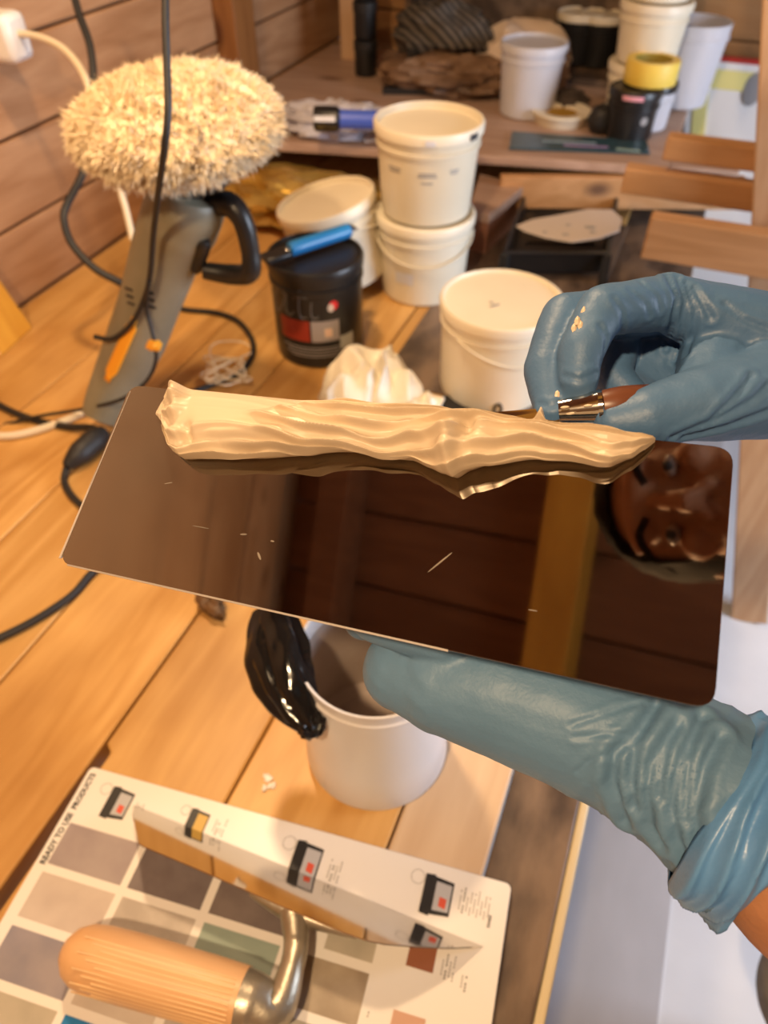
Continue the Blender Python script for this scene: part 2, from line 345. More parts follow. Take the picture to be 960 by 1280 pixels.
# ================================================================== THE BENCH
TB = thing('workbench', 'long pine workbench of wide boards along the plank wall', 'workbench', (-.6, .9, Z0))
def board(x0, x1, y0, y1, z0, z1, material, parent=TB, name='plank', label=None, bevel=.003):
    s = MB(); s.box(((x0+x1)/2, (y0+y1)/2, (z0+z1)/2), (x1-x0, y1-y0, z1-z0)); return s.build(name, material, parent, label, smooth=0, bevel=bevel)
YB = Y1-.12
xs = [-1.232, -1.06, -.885, -.71, -.535, -.4535]
board(-1.232, -.990, .02, YB, -.04, 0, M['table']); board(-.988, -.800, -.05, YB, -.04, 0, M['table'])
board(-.798, -.630, -.05, YB, -.04, .0, M['table']); board(-.628, -.4585, -.05, YB, -.04, 0, M['table'])
s = MB(); s.prism([(-.4440, -.05, 0), (-.2915, -.05, 0), (-.2915, YB, 0), (-.4555, YB, 0), (-.4555, .27, 0), (-.4440, .262, 0)], (0, 0, -.04)); s.build('plank', M['table'], TB, smooth=0, bevel=.003)
board(-.2895, -.1085, -.05, YB, -.04, 0, M['table'])
board(-.1065, -.0065, -.05, .62, -.04, .0005, M['pale'], label='pale raw board at the bench edge')
board(-.1065, .072, .622, YB, -.04, -.004, M['dark'])
board(-.005, .072, -.05, .62, -.04, -.006, M['dark'], label='dark stained board along the bench edge')
board(.0725, .083, -.05, 1.0, -.045, -.010, M['creamedge'], name='edge_strip', label='cream painted edge strip')
board(-.43, -.1, 1.06, 1.9, .0005, .004, M['dark'], name='stained_sheet', label='thin dark brown sheet lying at the back')
board(-1.22, .06, -.05, -.02, -.13, -.041, M['table'], name='apron'); board(.03, .06, -.019, YB, -.13, -.041, M['table'], name='apron')
for x, y in ((-1.15, .05), (0, .05), (-1.15, 2.6), (0, 2.6)): board(x-.04, x+.04, y-.04, y+.04, Z0, -.041, M['table'], name='leg')
# small white plaster crumbs and dark marks on the boards
for i, (x, y, r) in enumerate(((335, 972, .006), (340, 982, .005), (331, 985, .004))):
    p = at(x, y, .0015); s = MB(); s.ball(p, (r, r*.7, .0022), Rz(i), 10, 6, rough_fn(p, .6, 1.6))
    s.build('plaster_crumb', M['white'], label=('largest white plaster crumb on the orange board beside the tub', 'small white plaster crumb right of the largest one', 'smallest white plaster crumb nearest the colour card')[i], cat='crumb', group='plaster crumbs on the bench', org=p)
# ================================================================== SHELF AT THE BACK
SZ = .15
SH = thing('low_shelf', 'low pine shelf crowded with pots at the back of the bench', 'shelf', (-.4, 2.2, 0))
A, B_ = at(350, 178, SZ), at(925, 214, SZ)
s = MB(); XR = at(850, 168, SZ).x; tt = (XR-A.x)/(B_.x-A.x); FR = A.lerp(B_, tt); s.prism([A, FR, (XR, YB, SZ), (-1.225, YB, SZ), (-1.225, A.y, SZ)], (0, 0, -.022)); s.build('shelf_board', M['shelf'], SH, smooth=0, bevel=.003)
s = MB(); s.prism([FR+V((.001, 0, 0)), B_, B_+V((-.01, .07, 0)), FR+V((.001, .06, 0))], (0, 0, -.022)); s.build('front_strip', M['shelf'], SH, smooth=0, bevel=.002)
s = MB(); a2 = A+V((.55, .05, -.045)); b2 = B_+V((.02, .03, -.045)); s.bar(a2+V((0, .02, -.02)), b2+V((0, .02, -.02)), .025, .075); s.build('front_rail', M['rung'], SH, smooth=0, bevel=.003)
for x, y in ((-1.19, 1.9), (-1.19, 2.6), (.0, 2.1), (-.1, 2.66), (-.5, 2.6)):
    s = MB(); s.box((x, y, (SZ-.022)/2), (.05, .05, SZ-.024)); s.build('leg', M['shelf'], SH, smooth=0)
# cubby box standing on the shelf, dark inside
CB = thing('wooden_cubby', 'open-fronted wooden cubby against the back wall, dark inside', 'cabinet', (-.5, 2.6, SZ))
for c_, d_ in (((-.9, 2.58, .45), (.02, .24, .6)), ((-.12, 2.58, .45), (.02, .24, .6)), ((-.51, 2.58, .16), (.76, .24, .02)), ((-.51, 2.58, .74), (.76, .24, .02)), ((-.51, 2.69, .45), (.76, .015, .56))):
    s = MB(); s.box(c_, d_); s.build('side_panel' if d_[0] < .1 else ('back_panel' if d_[1] < .1 else 'shelf_panel'), M['dark'], CB, smooth=0)
# ================================================================== LADDER-LIKE TRESTLE ON THE RIGHT
TR_ = thing('wooden_trestle', 'leaning pine trestle with cross boards right of the bench', 'trestle', (.45, 1.43, Z0))
pbm = V((.452, 1.432, Z0)); ptm = V((.096, 1.60, .50)); dd = (ptm-pbm).normalized()
s = MB(); s.bar(pbm, ptm+dd*.35, .085, .045, (0, -1, 0)); s.build('post', M['post'], TR_, smooth=0, bevel=.004)
def on_post(py):
    lo, hi = 0., 1.4
    for _ in range(40):
        t = (lo+hi)/2; p = pbm+(ptm-pbm)*t; r = p-CAM; yy = 640-F*r.dot(UC)/r.dot(FW)
        if yy > py: lo = t
        else: hi = t
    return pbm+(ptm-pbm)*lo
for (xl, yl, yr, hpx, dy) in ((832, 182, 197, 24, .04), (780, 222, 234, 27, .04), (808, 293, 306, 46, -.045)):
    pr = on_post(yr); pl = aty(xl, yl, pr.y+dy); pr2 = V((pr.x, pr.y+dy, pl.z)); hh = hpx*depth(pl)/F*1.15
    s = MB(); s.bar(pl, pr2+V((.03, 0, 0)), .04, hh); s.build('cross_board', M['rung'], TR_, smooth=0, bevel=.004)
p_ = on_post(560); s = MB(); s.bar(p_+V((-.05, .07, .32)), p_+V((.04, .07, -.12)), .05, .03, (0, -1, 0)); s.build('brace', M['post'], TR_, smooth=0, bevel=.003)
# white board with a yellow border behind the trestle
Yp = 2.66
PB = thing('framed_white_board', 'tall white board with yellow border leaning behind the trestle', 'board', (.15, Yp, Z0))
q0 = aty(864, 72, Yp); q1 = aty(838, 372, Yp); zt = q0.z; xl = q0.x; wd = .62
sl = (q0.x-q1.x)/(q0.z-q1.z)
def pq(x0, x1, z0, z1, yo, material, nm, th=.004, lab=None):
    e = lambda x, z: (xl+x+sl*(z-zt)*(1 if x < .1 else .4), Yp+yo-th/2, z)
    s = MB(); s.prism([e(x0, z0), e(x1, z0), e(x1, z1), e(x0, z1)], (0, th, 0)); return s.build(nm, material, PB, lab, smooth=0)
zb = Z0
pq(0, wd, zb, zt, 0, M['white'], 'panel', .02)
ye = mat('pale_yellow_print', (.85, .78, .30), .5)
pq(.02, .06, zb+.02, zt-.02, -.0125, ye, 'border'); pq(.06, wd-.02, zt-.07, zt-.02, -.0125, ye, 'border')
pq(.0, wd, zt, zt+.012, -.002, M['red'], 'top_edge', .024)
s = MB(); a = aty(941, 112, Yp-.014); s.ball(a, (.028, .003, .045)); s.build('printed_bottle', M['greyink'], PB)
# ================================================================== BUCKETS
def from_px(base, z0, ytop, wt, wb):
    B = at(base[0], base[1], z0); rb = wb*(depth(B)+.06)/F/2; c = B+FG*rb; rt = rb
    for _ in range(8):
        P = c-FG*rt; z = hz(V((P.x, P.y, 0)), ytop); rt = wt*depth(c+UP*(z-z0))/F/2
    return V((c.x, c.y, z0)), rb, rt, z-z0
def bucket(label, c, rb, rt, h, R=None, lid=True, group=None, name='plastic_bucket', cat='bucket', body=None, lidm=None, dish=.004, handle=True, lidlab=None, hz_ang=0):
    R = R or Matrix.Identity(3)
    t = thing(name, label, cat, c, group); rr = rt*.955
    lip = h-.03 if h > .1 else h*.8
    r_at = lambda z: rb+(rr-rb)*z/h
    prof = [(0, .002), (rb*.9, .0), (rb*.985, .004), (rb, .012), (r_at(lip-.012), lip-.012), (r_at(lip)+.003, lip-.010), (r_at(lip)+.003, lip-.004), (r_at(lip), lip-.003), (rr, h-.004), (rr-.003, h-.004)] + ([] if lid else [(rb-.004, .008), (0, .006)])
    s = MB(); s.lathe(prof, c, R, 48); s.build('body', body or M['whitep'], t)
    if lid:
        s = MB(); s.lathe([(rr+.001, h-.018), (rt, h-.018), (rt+.001, h-.004), (rt-.001, h), (rt*.955, h+.001), (rt*.93, h-dish), (rt*.5, h-dish+.0006), (0, h-dish+.001)], c, R, 48)
        s.build('lid', lidm or M['whitelid'], t, lidlab)
    if handle:
        pts = []
        for k in range(13):
            a = math.pi*k/12; zz = lip-.008-math.sin(a)*.04; r = r_at(zz)+.005
            pts.append(c+R @ Rz(hz_ang) @ V((r*math.cos(a), -r*math.sin(a), zz)))
        s = MB(); s.tube(pts, .0022, 6, 2); s.build('bail_handle', body or M['whitep'], t)
    return t, r_at
def wrap(c, R, r, a0, z0, label_w=None):
    """surface point of a pot: x runs round it from angle a0, y up"""
    return lambda x, y: c + R @ V((r(z0+y)*math.cos(a0+x/r(z0)), r(z0+y)*math.sin(a0+x/r(z0)), z0+y))
def patch(c, r, a0, w_, z0, z1, name, material, parent, off=.0006, label=None, R=None, n=12):
    R = R or Matrix.Identity(3); s = MB()
    fn = lambda u, v: c+R @ V(((r(z0+(z1-z0)*v)+off)*math.cos(a0+(u-.5)*w_/r(z0)), (r(z0+(z1-z0)*v)+off)*math.sin(a0+(u-.5)*w_/r(z0)), z0+(z1-z0)*v))
    s.grid(fn, n, 2); return s.build(name, material, parent, label)
AF = math.atan2(-FG.y, -FG.x)                     # angle of a pot's side that faces the camera
# lower + upper of the stack
c, rb, rt, h = from_px((530, 385), 0, 290, 125, 100)
b1, _ = bucket('lower white bucket of the stack of two behind the black tub', c, rb, rt, h, group='stacked white buckets', hz_ang=.3)
patch(c, lambda z: rb+(rt*.955-rb)*z/h, AF-.5, .04, .05, .075, 'faded_print', M['coolp'], b1)
c2, rb2, rt2, h2 = from_px((532, 277), h+.001, 164, 137, 108)
c2 = V((c.x+.0, c.y, h+.001))
b2, r2_ = bucket('upper white bucket of the stack with printed grey lines', c2, rb2, rt2, h2, group='stacked white buckets', dish=.012, handle=False)
for k, (da, w_, zz) in enumerate(((-.75, .03, .62), (-.75, .025, .585), (-.05, .032, .60), (-.05, .036, .57), (-.05, .022, .50), (.5, .02, .62), (.5, .016, .59))):
    patch(c2, r2_, AF+da, w_, h2*zz, h2*zz+.0028, 'printed_line', M['greyink'], b2)
patch(c2, lambda z: rt2+.0012, AF+.85, .022, h2-.016, h2-.005, 'dark_label', M['ink'], b2, label='small black label on the rim')
patch(c2, lambda z: rt2+.0012, AF-.02, .018, h2-.016, h2-.006, 'paint_smudge', M['coolp'], b2)
# tilted bucket at the left rear
c, rb, rt, h = from_px((425, 380), 0, 292, 128, 100)
c = at(432, 380, 0)+FG*.085
TI = (Matrix.Rotation(math.radians(-13), 3, FG))
bucket('white bucket leaning to the left behind the black tub', c+UP*.022, rb, rt*.98, h+.01, TI, hz_ang=2.5, dish=.010)
s = MB(); pp = c+TI @ V((-.03, 0, 0)); s.box((c.x-.045, c.y+.01, .008), (.05, .06, .015)); s.build('wood_offcut', M['table'], label='flat wood offcut wedged under the leaning white bucket', cat='wood offcut', org=(c.x, c.y, 0), smooth=0)
# right bucket
c, rb, rt, h = from_px((622, 520), 0, 414, 156, 132)
b3, r3_ = bucket('closed white bucket with smudged lid left of the upper gloved hand', c, rb, rt, h, dish=.004, hz_ang=1.1)
s = MB(); p = c+UP*(h-.0028)-FG*.02-RT*.015; s.ball(p, (.011, .003, .0008), Rz(.9)); s.ball(p+V((-.008, .008, 0)), (.004, .003, .0008)); s.build('dried_smudge', M['greyink'], b3)
patch(c, r3_, AF+.75, .035, h*.34, h*.34+.009, 'printed_line', M['coolp'], b3)
# ================================================================== BLACK PRINTED TUB
c, rb, rt, h = from_px((398, 462), 0, 345, 122, 106)
TC = c.copy(); TH = h
bt, rr_ = bucket('black lidded tub with red and silver label and pale script', c, rb, rt, h, name='black_tub', cat='tub', body=M['black'], lidm=M['black'], handle=False, dish=.005)
patch(c, rr_, AF-.50, .062, h*.31, h*.53, 'red_label', mat('brick_red_print', (.30, .03, .015), .4), bt)
patch(c, rr_, AF+.22, .052, h*.31, h*.53, 'silver_label', mat('silver_print', (.34, .31, .30), .35), bt)
patch(c, rr_, AF+.28, .014, h*.36, h*.45, 'label_picture', mat('peach_print', (.7, .5, .36), .4), bt, .001)
for zz, w_ in ((.235, .12), (.205, .10), (.17, .11), (.14, .09)): patch(c, rr_, AF-.1, w_, h*zz, h*zz+.0022, 'printed_line', M['greyink'], bt, .0007)
patch(c, rr_, AF+.72, .030, h*.20, h*.34, 'lower_label', mat('green_grey_print', (.42, .43, .38), .5), bt)
s = MB(); fn = wrap(c, Matrix.Identity(3), lambda z: rr_(z)+.0009, AF+.42, h*.68); s.add([fn(.009*math.cos(k*.5236), .009*math.sin(k*.5236)) for k in range(12)], [tuple(range(12))]); s.build('round_red_logo', mat('bright_red_print', (.8, .03, .04), .4), bt)
s = MB(); fn = wrap(c, Matrix.Identity(3), lambda z: rr_(z)+.0013, AF+.36, h*.66); s.add([fn(.006*math.cos(k*.5236), .008*math.sin(k*.5236)) for k in range(12)], [tuple(range(12))]); s.build('pale_logo_mark', mat('pale_print', (.7, .62, .55), .4), bt)
def script(strokes, a0, z0, r=.0009):
    s = MB(); fn = wrap(c, Matrix.Identity(3), lambda z: rr_(z)+.0004, a0, z0)
    for st in strokes: s.tube([fn(*p) for p in st], r, 5, 5)
    return s
w_ = .001
st = [[(.030, .040), (.014, .046), (0, .030), (-.006, .008), (.006, .0), (.022, .022), (.032, .042), (.028, .012), (.036, .002), (.046, .012)],
      [(.060, .056), (.056, .020), (.060, .002), (.070, .004)], [(.046, .038), (.058, .042), (.072, .041)], [(.080, .034), (.078, .012), (.084, .002), (.092, .006)], [(.080, .045), (.083, .047)]]
script(st, AF-1.0, h*.55).build('pale_script', mat('dim_grey_print', (.16, .15, .14), .4), bt)
# blue-handled scraper lying on the black tub
t = thing('blue_scraper', 'blue-handled scraper with steel edge lying on the black tub lid', 'scraper', TC+UP*(TH+.002))
a, b = at(362, 312, TH+.016), at(436, 288, TH+.016)
s = MB(); s.tube([a, a.lerp(b, .05), a.lerp(b, .5), a.lerp(b, .95), b], [.009, .013, .013, .013, .010], 14, 3); s.build('handle', M['blue'], t)
u = (b-a).normalized(); s = MB(); s.bar(a+FG*.020-UP*.004, b+FG*.020+u*.01-UP*.004, .026, .004); s.build('steel_edge', mat('dark_steel', (.25, .25, .26), .3, .9), t, bevel=.001)
s = MB(); s.bar(a-u*.055+FG*.006-UP*.006, a-u*.002-UP*.003, .034, .012); s.build('clamp', M['black'], t, bevel=.004)
s = MB(); s.ball(a+V((-.002, -.004, .0)), (.006, .006, .004)); s.build('rivet', mat('bright_steel', (.8, .8, .8), .2, 1), t)
# ================================================================== CRUMPLED PAPER, RAG, BLACK LID
def crumple(name, label, cat, c, r, R, material, amp, sc_, seg=40, rings=26, seed=0, flat=None, smooth=25, parent=None, ridged=True):
    def fn(p):
        q = V(p)*sc_+V((seed, seed*2, seed*3))
        n = noise.noise(q); n2 = noise.noise(q*2.1+V((5, 5, 5)))
        if ridged: n = 1-2*abs(n)*1.6; n2 = 1-2*abs(n2)*1.6
        return 1+amp*n+amp*.5*n2
    s = MB(); s.ball(c, r, R, seg, rings, fn)
    if flat is not None:
        for v in s.v: v.z = max(v.z, flat)
    return s.build(name, material, parent, label, cat, smooth=smooth, org=None if parent else (c[0], c[1], flat or c[2]))
M['paper'] = noisy('crumpled_paper', (.74, .68, .55), (.82, .78, .68), .85, 6)
def sheet(name, label, cat, quad, hmax, material, seed, n=34):
    """a crumpled sheet standing up from the bench: quad = four ground points"""
    a, b, c, d = [V(p) for p in quad]
    def fn(u, v):
        p = a.lerp(b, u).lerp(d.lerp(c, u), v)
        e = math.sin(math.pi*min(max(u, 0), 1))**.4*math.sin(math.pi*min(max(v, 0), 1))**.4
        q = V((u*2.4+seed, v*2.0, seed))
        k = (1-abs(noise.noise(q))*2.2)*.55+.35*(1-abs(noise.noise(q*2.1))*2)
        p = p+RT*(noise.noise(q*1.3+V((9, 0, 0)))*.03)+FG*(noise.noise(q*1.3+V((0, 9, 0)))*.03)
        p.z = .001+e*hmax*max(.12, k+.3); return p
    s = MB(); s.grid(fn, n, n); o = s.build(name, material, None, label, cat, smooth=28, org=(a+b+c+d)/4, solid=.0007); return o
p = at(462, 512, 0)
sheet('crumpled_paper', 'crumpled cream paper towel in front of the black tub', 'paper', [at(398, 525), at(528, 520), at(512, 450), at(405, 470)], .075, M['paper'], 3.3)
sheet('small_rag', 'small pale rag beside the black lid behind the plaster', 'rag', [at(500, 540), at(575, 540), at(560, 500), at(505, 500)], .03, M['paper'], 8.1, 24)
c = at(571, 522, 0)
s = MB(); s.lathe([(0, .006), (.045, .006), (.052, .008), (.056, .008), (.058, .001), (.054, 0), (0, 0)], c+UP*.001, None, 40)
o = s.build('black_disc', M['black'], None, 'round black plastic lid behind the plaster ridge', 'lid', org=c)
s = MB(); q = at(617, 520, .0); s.tube([q, q+UP*.02, q+UP*.025+RT*.008, q+RT*.012+UP*.01, q+RT*.004+UP*.004], .003, 8, 4); s.build('black_clip', M['black'], None, 'small black clip at the foot of the closed white bucket', 'clip', org=q)
# ================================================================== ROLLER TRAY AND PALETTE
t = thing('roller_tray', 'black plastic paint roller tray standing under the shelf', 'tray', at(705, 300, 0))
zr = .075
cs = [at(628, 318, zr), at(762, 318, zr), at(777, 222, zr), at(664, 216, zr)]
s = MB()
ins = lambda p, k: p+((cs[0]+cs[1]+cs[2]+cs[3])/4-p)*k
fl = [ins(cs[0], .14)-UP*.055, ins(cs[1], .14)-UP*.055, ins(cs[2], .10)-UP*.02, ins(cs[3], .10)-UP*.02]
mid = [ins(cs[0], .06), ins(cs[1], .06), ins(cs[2], .06), ins(cs[3], .06)]
s.add(cs+mid+fl, [(i, (i+1) % 4, 4+(i+1) % 4, 4+i) for i in range(4)]+[(4+i, 4+(i+1) % 4, 8+(i+1) % 4, 8+i) for i in range(4)]+[(8, 9, 10, 11)])
s.build('basin', M['black'], t, smooth=0, solid=.003)
for p in (ins(cs[0], .04), ins(cs[1], .04)):
    s = MB(); s.bar(p-UP*.002, V((p.x, p.y, 0))-FG*.01, .016, .02, (1, 0, 0)); s.build('leg', M['black'], t, smooth=0, bevel=.003)
for k in range(6):
    a_ = fl[0].lerp(fl[3], .3+.11*k)+UP*.003; b_ = fl[1].lerp(fl[2], .3+.11*k)+UP*.003
    s = MB(); s.bar(a_.lerp(b_, .1), a_.lerp(b_, .9), .004, .003); s.build('rib', M['black'], t, smooth=0)
z = zr+.006
out = [(645, 284), (665, 276), (700, 270), (735, 263), (765, 264), (777, 275), (774, 290), (750, 299), (715, 304), (680, 298), (655, 290)]
t = thing('palette_board', 'teardrop pale plywood palette with grey paint spots on the roller tray', 'palette', at(715, 285, z))
s = MB(); s.prism([at(x, y, z) for x, y in out], (0, 0, .004)); s.build('board', mat('pale_plywood', (.60, .52, .46), .6), t, smooth=0, bevel=.001)
for x, y, r in ((738, 284, .013), (710, 281, .007), (681, 290, .006), (707, 293, .008), (741, 290, .008)):
    p = at(x, y, z+.0045); s = MB(); s.ball(p, (r, r*.55, .0012), Rz(.4), 14, 6, rough_fn(p, .3, 2)); s.build('paint_spot', M['greyink'], t)
# small block under the shelf
t = thing('board_offcut', 'short brown board with paler top between stack and roller tray', 'wood offcut', at(620, 270, 0))
s = MB(); z = .10; s.prism([at(585, 262, z), at(612, 268, z), at(656, 232, z), at(600, 217, z)], (0, 0, -.022)); s.build('top', M['shelf'], t, smooth=0, bevel=.002)
s = MB(); s.prism([at(585, 262, z)+V((.004, .004, -.023)), at(612, 268, z)+V((-.002, .004, -.023)), at(656, 232, z)+V((-.008, -.004, -.023)), at(600, 217, z)+V((.0, -.006, -.023))], (0, 0, -(z-.0235-.0045))); s.build('block', wood('reddish_block', (.30, .14, .08), (.22, .09, .05), (.1, .03, .02), 'X'), t, smooth=0)
# ================================================================== CRINKLED FILMS, TAPES AND THINGS ON THE SHELF
film = noisy('crinkled_plastic_film', (.50, .50, .60), (.72, .72, .80), .12, 14)
gold = noisy('gold_foil', (.50, .30, .05), (.72, .55, .18), .22, 9, (1, 1, 1), metal=.7)
p = at(390, 245, .06)
crumple('gold_foil_bag', 'crinkled gold foil bag tucked under the shelf beside the sheepskin', 'bag', p+V((-.02, -.01, -.005)), (.19, .11, .050), Rz(.05), gold, .22, 1.7, 46, 26, 3, .001, 20)
p = at(410, 178, SZ)
crumple('plastic_film', 'crinkled clear plastic film on the left end of the shelf', 'plastic film', p+V((-.02, .10, .02)), (.15, .085, .03), Rz(.1), film, .3, 2.2, 46, 24, 5, SZ+.001, 20)
t = thing('blue_torch', 'blue cylinder torch with silver striped black head on the crinkled film', 'torch', at(430, 158, SZ+.05))
a, b = at(392, 148, SZ+.075), at(474, 150, SZ+.07)
s = MB(); s.tube([a.lerp(b, .38), b], .021, 16, 1); s.build('barrel', M['blue2'], t)
s = MB(); s.tube([a, a.lerp(b, .05), a.lerp(b, .36), a.lerp(b, .40)], [.024, .028, .028, .022], 16, 1); s.build('head', M['black'], t)
s = MB(); s.bar(a.lerp(b, .02)-FG*.027+UP*.008, a.lerp(b, .34)-FG*.027+UP*.008, .004, .012); s.build('stripe', M['white'], t)
t = thing('small_red_tube', 'little magenta tube end on the shelf left of the stack', 'tube', at(473, 168, SZ+.02))
s = MB(); a = at(470, 170, SZ+.02); s.tube([a, a+RT*.05], .014, 12, 1); s.build('tube', mat('magenta_plastic', (.45, .04, .22), .4), t)
# gloves / knitted cloth, leather, cream bag
knit = mat('striped_dark_knit', (.03, .028, .025), .9); g = NT(knit)
wv = g.n('ShaderNodeTexWave', Scale=20.0); wv.bands_direction = 'DIAGONAL'; tc = g.n('ShaderNodeTexCoord'); g.l(tc.outputs['Object'], wv.inputs['Vector'])
cr = g.n('ShaderNodeValToRGB'); cr.color_ramp.elements[0].color = (.012, .012, .012, 1); cr.color_ramp.elements[1].color = (.14, .12, .10, 1); g.l(wv.outputs['Fac'], cr.inputs[0]); g.l(cr.outputs[0], g.b.inputs['Base Color'])
crumple('striped_glove', 'dark striped knitted work glove piled at the back of the shelf', 'glove', at(555, 45, SZ+.12), (.14, .10, .075), Rz(-.3), knit, .16, 1.4, 34, 22, 2, SZ+.022, 30)
crumple('tan_glove', 'tan brown leather glove under the striped knit on the shelf', 'glove', at(560, 90, SZ+.05), (.17, .09, .05), Rz(.1), noisy('tan_leather', (.10, .055, .03), (.28, .17, .10), .6, 12), .22, 1.8, 34, 22, 9, SZ+.001, 30)
crumple('dark_pouch', 'black cloth pouch left of the tan glove on the shelf', 'pouch', at(528, 80, SZ+.06), (.05, .06, .05), Rz(.1), M['bmatte'], .2, 1.8, 24, 16, 4, SZ+.001, 30)
crumple('cream_sack', 'cream sack slumped behind the frosted plastic tub', 'sack', at(655, 75, SZ+.075), (.13, .09, .085), Rz(.3), noisy('cream_sackcloth', (.55, .42, .32), (.66, .55, .45), .8, 5), .16, 1.3, 34, 22, 6, SZ+.001, 35)
s = MB(); s.bar(at(478, 112, SZ+.01), at(560, 113, SZ+.01), .03, .016); s.build('black_strip', M['black'], None, 'flat black strip lying on the shelf under the gloves', 'strip', org=at(520, 112, SZ))
t = thing('yellow_bottle', 'slim yellow bottle standing behind the gloves in the cubby', 'bottle', at(604, 40, SZ+.021)); c = at(604, 40, SZ+.021)
s = MB(); s.lathe([(0, 0), (.03, 0), (.03, .16), (.012, .19), (.012, .22), (0, .22)], c, None, 20); s.build('body', mat('yellow_plastic', (.75, .62, .03), .4), t)
for i, (x, lab) in enumerate(((578, 'dark green bottle left of the yellow bottle in the cubby'), (632, 'black bottle right of the yellow bottle in the cubby'), (655, 'white capped bottle far back beside the black bottle'))):
    c = at(x, 34, SZ+.021); t = thing('spray_bottle', lab, 'bottle', c, 'bottles in the cubby')
    s = MB(); s.lathe([(0, 0), (.028, 0), (.028, .15), (.012, .18), (.012, .2), (0, .2)], c, None, 18); s.build('body', (mat('deep_green', (.02, .05, .02), .3), M['black'], M['coolp'])[i], t)
# dark bottles in the gap at the left corner
for i in range(3):
    c = at(462, 96-i*1.0, SZ+.001); c = V((c.x-.02, c.y+.02, SZ+.001+i*.095)); t = thing('dark_jar', ('bottom', 'middle', 'top')[i]+' dark jar of the stack of three beside the corner post', 'jar', c, 'dark jars stacked by the corner post')
    s = MB(); s.lathe([(0, 0), (.032, 0), (.034, .006), (.034, .07), (0, .07)], c, None, 24); s.build('body', M['black'], t)
    s = MB(); s.lathe([(.0355, .066), (.036, .07), (.036, .090), (0, .094)], c, None, 24); s.build('lid', M['bmatte'], t)
# frosted tub
c, rb, rt, h = from_px((662, 152), SZ, 62, 84, 66)
bucket('translucent frosted plastic tub standing on the shelf', c, rb, rt, h, name='frosted_tub', cat='tub', body=M['coolp'], lidm=M['coolp'], handle=False, dish=.006)
# roll of tape + lid on shelf
def roll(label, c, ro, ri, hh, material, core, group=None):
    t = thing('tape_roll', label, 'tape', c, group)
    s = MB(); s.lathe([(ri+.002, 0), (ro, 0), (ro+.001, .002), (ro+.001, hh-.002), (ro, hh), (ri+.002, hh), (ri+.002, 0)], c, None, 36); s.build('tape', material, t)
    s = MB(); s.lathe([(ri, .001), (ri+.0018, .001), (ri+.0018, hh-.001), (ri, hh-.001), (ri, .001)], c, None, 36); s.build('core', core, t)
    return t
t = thing('open_tin_lid', 'round white lid with golden resin lying on the shelf', 'lid', at(700, 154, SZ+.001)); c = at(700, 152, SZ+.001)
s = MB(); s.lathe([(0, 0), (.066, 0), (.074, .022), (.079, .026), (.076, .030), (.046, .026), (.044, .018), (0, .018)], c, None, 40); s.build('rim', M['whitelid'], t)
s = MB(); s.lathe([(0, .0215), (.043, .0215), (.0435, .0185)], c, None, 32); s.build('resin', mat('golden_resin', (.42, .24, .03), .25), t)
c, rb, rt, h = from_px((790, 180), SZ, 118, 66, 56)
bj, rj = bucket('small black jar under the yellow tape roll on the shelf', c, rb, rt, h, name='black_jar', cat='jar', body=M['black'], lidm=M['black'], handle=False, dish=.002)
patch(c, lambda z: rt+.001, AF-.35, .05, h-.016, h-.006, 'pink_label', mat('pink_print', (.75, .35, .42), .4), bj)
s = MB(); fn = wrap(c, Matrix.Identity(3), lambda z: rj(z)+.001, AF+.3, h*.45); s.add([fn(.01*math.cos(k*.6283), .01*math.sin(k*.6283)) for k in range(10)], [tuple(range(10))]); s.build('round_logo', M['greyink'], bj)
c3 = c+V((.030, .085, 0)); bucket('second black jar half hidden behind the small black jar', V((c3.x, c3.y, SZ+.001)), rb*.95, rt*.95, h*.95, name='black_jar', cat='jar', body=M['coolp'], lidm=M['black'], handle=False)
roll('yellow masking tape roll on top of the black jar', V((c.x+.022, c.y+.035, SZ+h+.004)), .062, .043, .05, M['yellow'], mat('tape_core', (.35, .27, .04), .6))
# tall white stack on the right end of the shelf
def pxt(x, y, z, yt, wt, wb, lab, **k):
    c, rb, rt, h = from_px((x, y), z, yt, wt, wb); return bucket(lab, c, rb, rt, h, **k), c, rt, h
c = at(800, 158, SZ+.001); c = c+FG*.08
bucket('lowest white pot of the tall stack behind the tape roll', c, .075, .088, .13, group='tall white pot stack', body=M['whitelid'], handle=False)
bucket('middle white pot of the tall stack behind the tape roll', c+UP*.131, .074, .087, .13, group='tall white pot stack', body=M['whitelid'], handle=False)
bucket('top white pot of the tall stack reaching out of view', c+UP*.262, .073, .086, .13, group='tall white pot stack', body=M['whitelid'], handle=False)
c = c+V((.10, .16, 0)); c.z = SZ+.001
bucket('pale plastic pot at the right rear of the tall stack', c, .07, .09, .20, body=M['coolp'], lid=False, handle=False)
for i, (x, y, lab, lm) in enumerate(((722, 78, 'black tin with cream lid in front of the cubby', M['whitelid']), (757, 68, 'black tin with cream lid left of the tall white stack', M['whitelid']))):
    c = at(x, y, SZ+.001)+V((0, .0, 0)); c.z = SZ+.022; c = V((c.x, min(c.y, 2.62), SZ+.001 if c.y < 2.4 else SZ+.022))
    bucket(lab, c, .062, .068, .13, name='lidded_tin', cat='tin', group='black tins with cream lids', body=M['black'], lidm=lm, handle=False)
crumple('dark_rag', 'dark brown rag lump beside the frosted tub on the shelf', 'rag', at(712, 128, SZ+.02), (.045, .05, .028), Rz(.4), noisy('dark_rag_cloth', (.035, .025, .02), (.08, .06, .05), .9, 20), .25, 2, 24, 16, 7, SZ+.001, 30)
crumple('black_sponge', 'black sponge left of the small black jar on the shelf', 'sponge', at(752, 150, SZ+.03), (.032, .03, .035), Rz(.2), M['bmatte'], .12, 2, 20, 14, 8, SZ+.001, 40)
